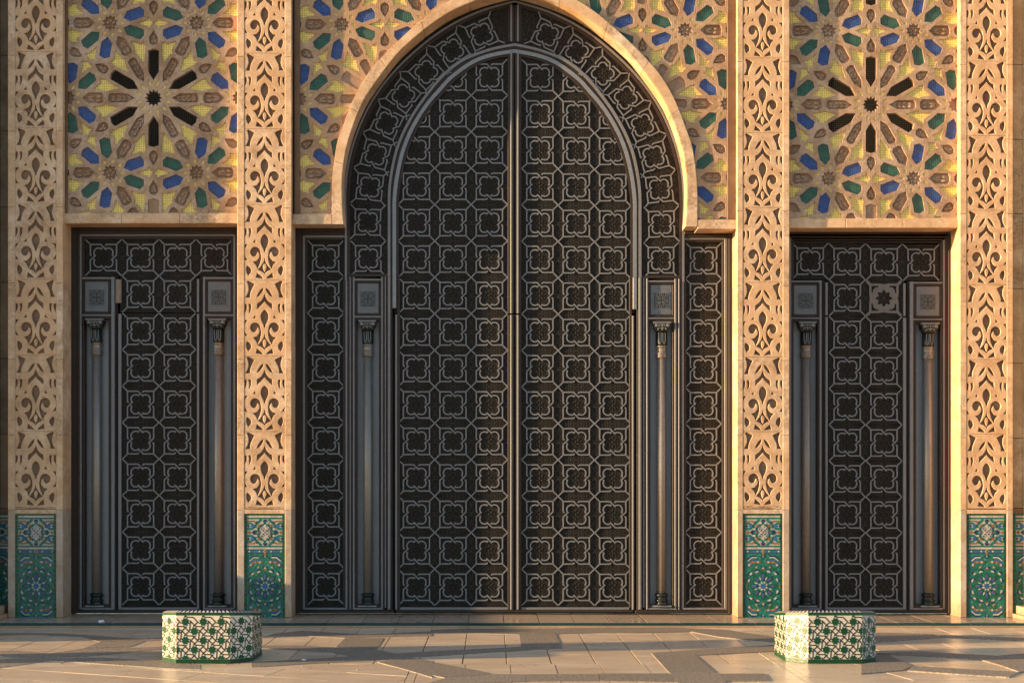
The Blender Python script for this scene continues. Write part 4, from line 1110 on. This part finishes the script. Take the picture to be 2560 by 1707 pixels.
    # narrow flutes between the strip and the niche
    for (a, c_, Yf, mt) in ((868.6, 873.6, 0.455, M_frame), (873.8, 876.8, 0.445, M_strap), (877, 881.8, 0.455, M_frame), (882, 886.3, 0.45, M_strap), (953, 957, 0.45, M_strap)):
        bar(door, T, a, c_, 692, 1523 if mt is M_strap else 1526, Yf, 0.56, mt)
    bar(door, T, 862, 976, 684, 691.5, 0.45, 0.56, M_frame)
    niche(door, T, 919.9, 697.5, (892, 948)); bar(door, T, 886.5, 953, 1518.3, 1523.5, 0.455, 0.60, M_strap)
    # leaf
    lb = bar(door, T, 985, AC-10.5 if side == 0 else AC-10.5, 105, 783.5, DY+0.003, 0.60, M_chased, 'upper_leaf')
    ll = bar(door, T, 1000, AC-10.5, 787, 1517, DY+0.003, 0.60, M_chased, 'lower_leaf')
    bar(door, T, 1000.2, AC-17, 1517.4, 1523.5, 0.468, 0.60, M_strap); bar(door, T, 990, AC-1, 1524, 1530, 0.45, 0.60, M_frame, 'sill')
    cols = [1041.2, 1132.4, 1223.4]
    for i, cx_ in enumerate(cols):
        for r_ in range(8): q_ = T(cx_, 830.0+91.0*r_); put_panel(ll, *q_)
        for r_ in range(8):
            py = 739.0-90.8*r_
            if r_ == 7 or (r_ == 6 and i < 1) : continue
            q_ = T(cx_, py); put_panel(lb, *q_)
    # meeting stile
    for (y0_, y1_) in ((12, 104), (124, 783.5), (787, 1523)):
        for (a, c_, Yf, mt) in ((1269.5, 1275.6, 0.462, M_frame), (1275.8, 1280.6, 0.448, M_strap), (1280.8, 1285.4, 0.462, M_frame)):
            bar(door, T, a, c_, y0_, y1_, Yf, 0.55, mt)
bar(door, ident, 730, 1842, -40, 1532, 0.66, 0.72, M_void, 'backing')

# ------------------------------------------------------------------ tiled octagonal benches
def bench(cx, cy, label, rot):
    t = thing('tiled_bench', label, 'bench', 'octagonal tiled benches on the forecourt'); t.location = (cx, cy, GZ+0.004); t.rotation_euler = (0, 0, rot)
    u = 1/220.0; fw, ch, dp, H = 67.5*u, 46.5*u, 135*u, 127*u
    # footprint, front at y = 0
    base = [(-fw, 0), (fw, 0), (fw+ch, ch), (fw+ch, ch+dp), (fw, 2*ch+dp), (-fw, 2*ch+dp), (-fw-ch, ch+dp), (-fw-ch, ch)]
    zt = lambda y_: H-0.10*max(0.0, y_-0.0)*0.95 if y_ < 0.9 else H-0.09
    body = MB(); n = 8
    vs = [(x, y_, 0) for x, y_ in base]+[(x, y_, zt(y_)) for x, y_ in base]
    body.add(vs, [(i, (i+1) % n, n+(i+1) % n, n+i) for i in range(n)])
    body.build('body', G_white, t)
    cc = (0, ch+dp/2)
    cap = MB(); rim = [(cc[0]+(x-cc[0])*0.90, cc[1]+(y_-cc[1])*0.90, zt(y_)+0.022) for x, y_ in base]
    vs = [(x, y_, zt(y_)) for x, y_ in base]+rim
    cap.add(vs, [(i, (i+1) % n, n+(i+1) % n, n+i) for i in range(n)]+[tuple(range(n, 2*n))])
    cap.build('top', G_navy, t)
    tri = MB()
    for i in range(n):
        a, c_ = Vector(vs[i]), Vector(vs[(i+1) % n]); a2, c2 = Vector(vs[n+i]), Vector(vs[n+(i+1) % n])
        L = (c_-a).length; q_ = max(2, int(L/0.047)); nr = (c_-a).cross(a2-a).normalized()*0.002
        for j in range(q_):
            p0 = a.lerp(c_, (j+.12)/q_)+nr; p1 = a.lerp(c_, (j+.88)/q_)+nr; p2 = a2.lerp(c2, (j+.5)/q_)+nr; tri.add([p0, p1, p2], [(0, 1, 2)])
    o = tri.build('white_triangles', G_white, t); o['kind'] = 'stuff'
    # glazed pattern on each face
    star_me = MB(); star_me.prism(starpoly(8, 11.4*u, 7.9*u, 22.5), -0.003, 0.002); star_me = star_me.mesh('green_star', G_green2)
    for i in range(n):
        a, c_ = base[i], base[(i+1) % n]
        L = math.hypot(c_[0]-a[0], c_[1]-a[1]); ex = ((c_[0]-a[0])/L, (c_[1]-a[1])/L); ang = math.atan2(ex[1], ex[0])
        mid_ = ((a[0]+c_[0])/2, (a[1]+c_[1])/2)
        fr = bpy.data.objects.new('tiled_face', None)
        ht0, ht1 = zt(a[1]), zt(c_[1])
        bo, to = 10.5*u, 7.5*u
        bands = MB()
        # face plate carries green borders cut to single tiles
        def quad(x0, x1, z0, z1a, z1b, y0=-0.004):
            return [(x0, z0), (x1, z0), (x1, z1b), (x0, z1a)]
        hx = lambda x: ht0+(ht1-ht0)*(x+L/2)/L
        fm = MB(); fm.prism([(-L/2+.001, bo), (L/2-.001, bo), (L/2-.001, ht1-to), (-L/2+.001, ht0-to)], -0.0015, 0.0)
        f = fm.build('tiled_face', G_white, t, (mid_[0], mid_[1], 0)); f.rotation_euler = (0, 0, ang)
        nt_ = max(3, int(L/0.052)); x = -L/2
        for j in range(nt_):
            x1 = -L/2+L*(j+1)/nt_-(0.0015 if j < nt_-1 else 0)
            m = MB(); m.prism([(x, 0.0), (x1, 0.0), (x1, bo-.0015), (x, bo-.0015)], -0.004, 0.0); m.build('green_border_tile', G_green2, f)
            m = MB(); m.prism([(x, hx(x)-to+.0015), (x1, hx(x1)-to+.0015), (x1, hx(x1)), (x, hx(x))], -0.004, 0.0); m.build('green_border_tile', G_green2, f)
            x = x1+0.0015
        dash = MB(); sp = 45*u; rw = 23.3*u
        z_c = bo+rw*0.05
        xoff = 0.0
        row = 0; zc = bo+0.5*rw-rw*0.5
        while zc < max(ht0, ht1):
            kx = math.ceil(L/sp)+1
            for j in range(-kx, kx+1):
                xc = (j+(0.5 if row % 2 else 0))*sp
                top = hx(max(-L/2, min(L/2, xc)))-to
                if -L/2-0.03 < xc < L/2+0.03 and bo-0.02 < zc < top+0.02:
                    poly = clip_rect([(xc+p[0], zc+p[1]) for p in starpoly(8, 11.4*u, 7.9*u, 22.5)], -L/2+.001, L/2-.001, bo+.001, top-.001)
                    if len(poly) > 2 and abs(area2(poly)) > 1e-4:
                        if len(poly) == 16: ob('green_star', star_me, f, (xc, -0.0008, zc))
                        else:
                            m = MB(); m.prism(poly, -0.0038, 0.0); m.build('green_star', G_green2, f)
                for kq_ in range(4):
                    ca, sa = math.cos(kq_*math.pi/2), math.sin(kq_*math.pi/2)
                    for (dx, dz, vx, vz, ln) in (((11.25, 11.65, 1, -0.05, 17.0), (11.25-10.2, 11.65+2.3, .75, -.66, 6.0), (11.25+10.2, 11.65-2.3, .75, -.66, 6.0)) if kq_ < 2 else ())+((16.2, -1.8, .707, -.707, 13.5),):
                        X_ = xc+(dx*ca+dz*sa)*u; Z_ = zc+(-dx*sa+dz*ca)*u; V = (vx*ca+vz*sa, -vx*sa+vz*ca)
                        p0 = (X_-V[0]*ln/2*u, Z_-V[1]*ln/2*u); p1 = (X_+V[0]*ln/2*u, Z_+V[1]*ln/2*u); nx, nz = -V[1]*1.4*u, V[0]*1.4*u
                        poly = [(p0[0]+nx, p0[1]+nz), (p0[0]-nx, p0[1]-nz), (p1[0]-nx, p1[1]-nz), (p1[0]+nx, p1[1]+nz)]
                        poly = clip_rect(poly, -L/2+.001, L/2-.001, bo+.001, min(ht0, ht1)-to-.001)
                        if len(poly) > 2: dash.prism(poly, -0.0030, 0.0)
            zc += rw; row += 1
        o = dash.build('black_strips', G_black, f); o['kind'] = 'stuff'
    return t
G_green2 = glaze('bench_green_glaze', (0.003, 0.052, 0.02), 0.4, 0.36)
bf = G(508, 1658); bench(bf[0], bf[1], 'octagonal green and white tiled bench at the left, in front of the left side door', R(-1.2))
bf = G(2088, 1658); bench(bf[0], bf[1], 'octagonal green and white tiled bench at the right with a dazzling sunlit face', R(0.6))

# ------------------------------------------------------------------ columns at both ends of the facade
def end_column(xc, yc, label):
    t = thing('stone_column', label, 'column', 'round columns flanking the facade')
    m = MB(); m.box(xc-.60, xc+.60, yc-.55, yc+.55, 0.002, 0.062); m.build('step', M_pale, t)
    m = MB(); m.box(xc-.545, xc+.545, yc-.50, yc+.50, 0.064, 0.178); m.build('plinth', M_pale, t)
    m = MB(); r = 0.30
    pf = [(r+.14, 0.18), (r+.165, .215), (r+.165, .255), (r+.14, .29), (r+.09, .30), (r+.06, .33), (r+.07, .36), (r+.11, .375), (r+.115, .41), (r+.09, .44), (r+.04, .45), (r, .50)]
    m.lathe(pf, xc, yc, 28); m.build('base', M_pale, t, smooth=False)
    m = MB(); m.lathe([(r, .50), (r*.97, 5), (r*.92, 10.5)], xc, yc, 28); m.build('shaft', M_trim, t, smooth=True)
    m = MB(); m.box(xc-.42, xc+.42, yc+.1, 0.6, 0.18, 10.5); m.build('shade_pier', M_wall, t)  # unseen pier added to keep sun off the wall behind the column
    m = MB(); m.lathe([(r*.92, 10.5), (r*1.05, 10.6), (r*1.1, 10.8), (r*1.5, 11.3), (r*1.6, 11.5)], xc, yc, 28); m.build('capital', M_trim, t)
    return t
end_column(-8.02, -0.24, 'round stone column at the far left edge, only its base seen')
end_column(7.96, -0.46, 'pale round stone column at the far right edge, only its base seen')

# arcade standing left of the forecourt, whose piers throw the long bands of shade
def arcade_pier(x, yc, wy, wx, h, label):
    t = thing('arcade_pier', label, 'pier', 'arcade piers left of the forecourt, out of view')
    m = MB(); m.box(x-wx/2, x+wx/2, yc-wy/2, yc+wy/2, GZ+.3, h); m.build('shaft', M_trim, t)
    m = MB(); m.box(x-wx/2-.06, x+wx/2+.06, yc-wy/2-.06, yc+wy/2+.06, GZ+.003, GZ+.3); m.build('base', M_pale, t)
ta = math.tan(R(SUN_AZ))
for x, y_at0, wy in ((-13, -3.25, 0.78), (-13, -7.9, 0.8)):
    arcade_pier(x, y_at0-ta*13, wy, 0.8, 7.0, 'tall square stone pier of the arcade left of the forecourt, '+('nearest the facade' if y_at0 > -5 else 'nearest the camera'))

par = thing('low_sun_blocker', 'low stone parapet left of the facade, added unseen to shade the platform', 'blocker')  # added out of view, sized so its shade falls across the platform
m = MB(); m.box(-9.75, -9.25, -3.05, -0.85, GZ+.003, 1.36); m.build('body', M_trim, par)
m = MB(); m.box(-9.80, -9.20, -3.10, -0.80, 1.362, 1.44, ch=0.02); m.build('coping', M_pale, par)

# ------------------------------------------------------------------ litter on the ground
def scrap(px, py, z, s, label, mat=M_paper):
    rr = random.Random(px); m = MB(); n = 8; x, y_ = G(px, py, z); vs = []
    for j, (rz, h) in enumerate(((1.0, 0.0), (0.95, 0.45), (0.5, 0.85))):
        for i in range(n):
            a = 2*math.pi*i/n; q_ = s*rz*rr.uniform(0.65, 1.2); vs.append((x+q_*math.cos(a)*1.6, y_+q_*math.sin(a), z+0.003+s*h*rr.uniform(0.7, 1.2)))
    vs.append((x, y_, z+s*0.8))
    fs = [(j*n+i, j*n+(i+1) % n, (j+1)*n+(i+1) % n, (j+1)*n+i) for j in range(2) for i in range(n)]+[(2*n+i, 2*n+(i+1) % n, 3*n) for i in range(n)]
    m.add(vs, fs); o = m.build('paper_scrap' if mat is M_paper else 'pebble', mat); tag(o, label, 'litter' if mat is M_paper else 'pebble')
scrap(253, 1554, 0.0, 0.03, 'crumpled white paper on the platform before the left side door')
scrap(759, 1650, GZ+.004, 0.018, 'small white paper scrap on the dark paving right of the left bench')
scrap(895, 1674, GZ+.004, 0.011, 'tiny pale stone chip on the marble left of the centre', M_pale)
scrap(757, 1666, GZ+.004, 0.010, 'tiny pale stone chip just below the white paper scrap', M_pale)
scrap(268, 1635, GZ+.004, 0.012, 'small dark pebble on the paving left of the left bench', M_wall)
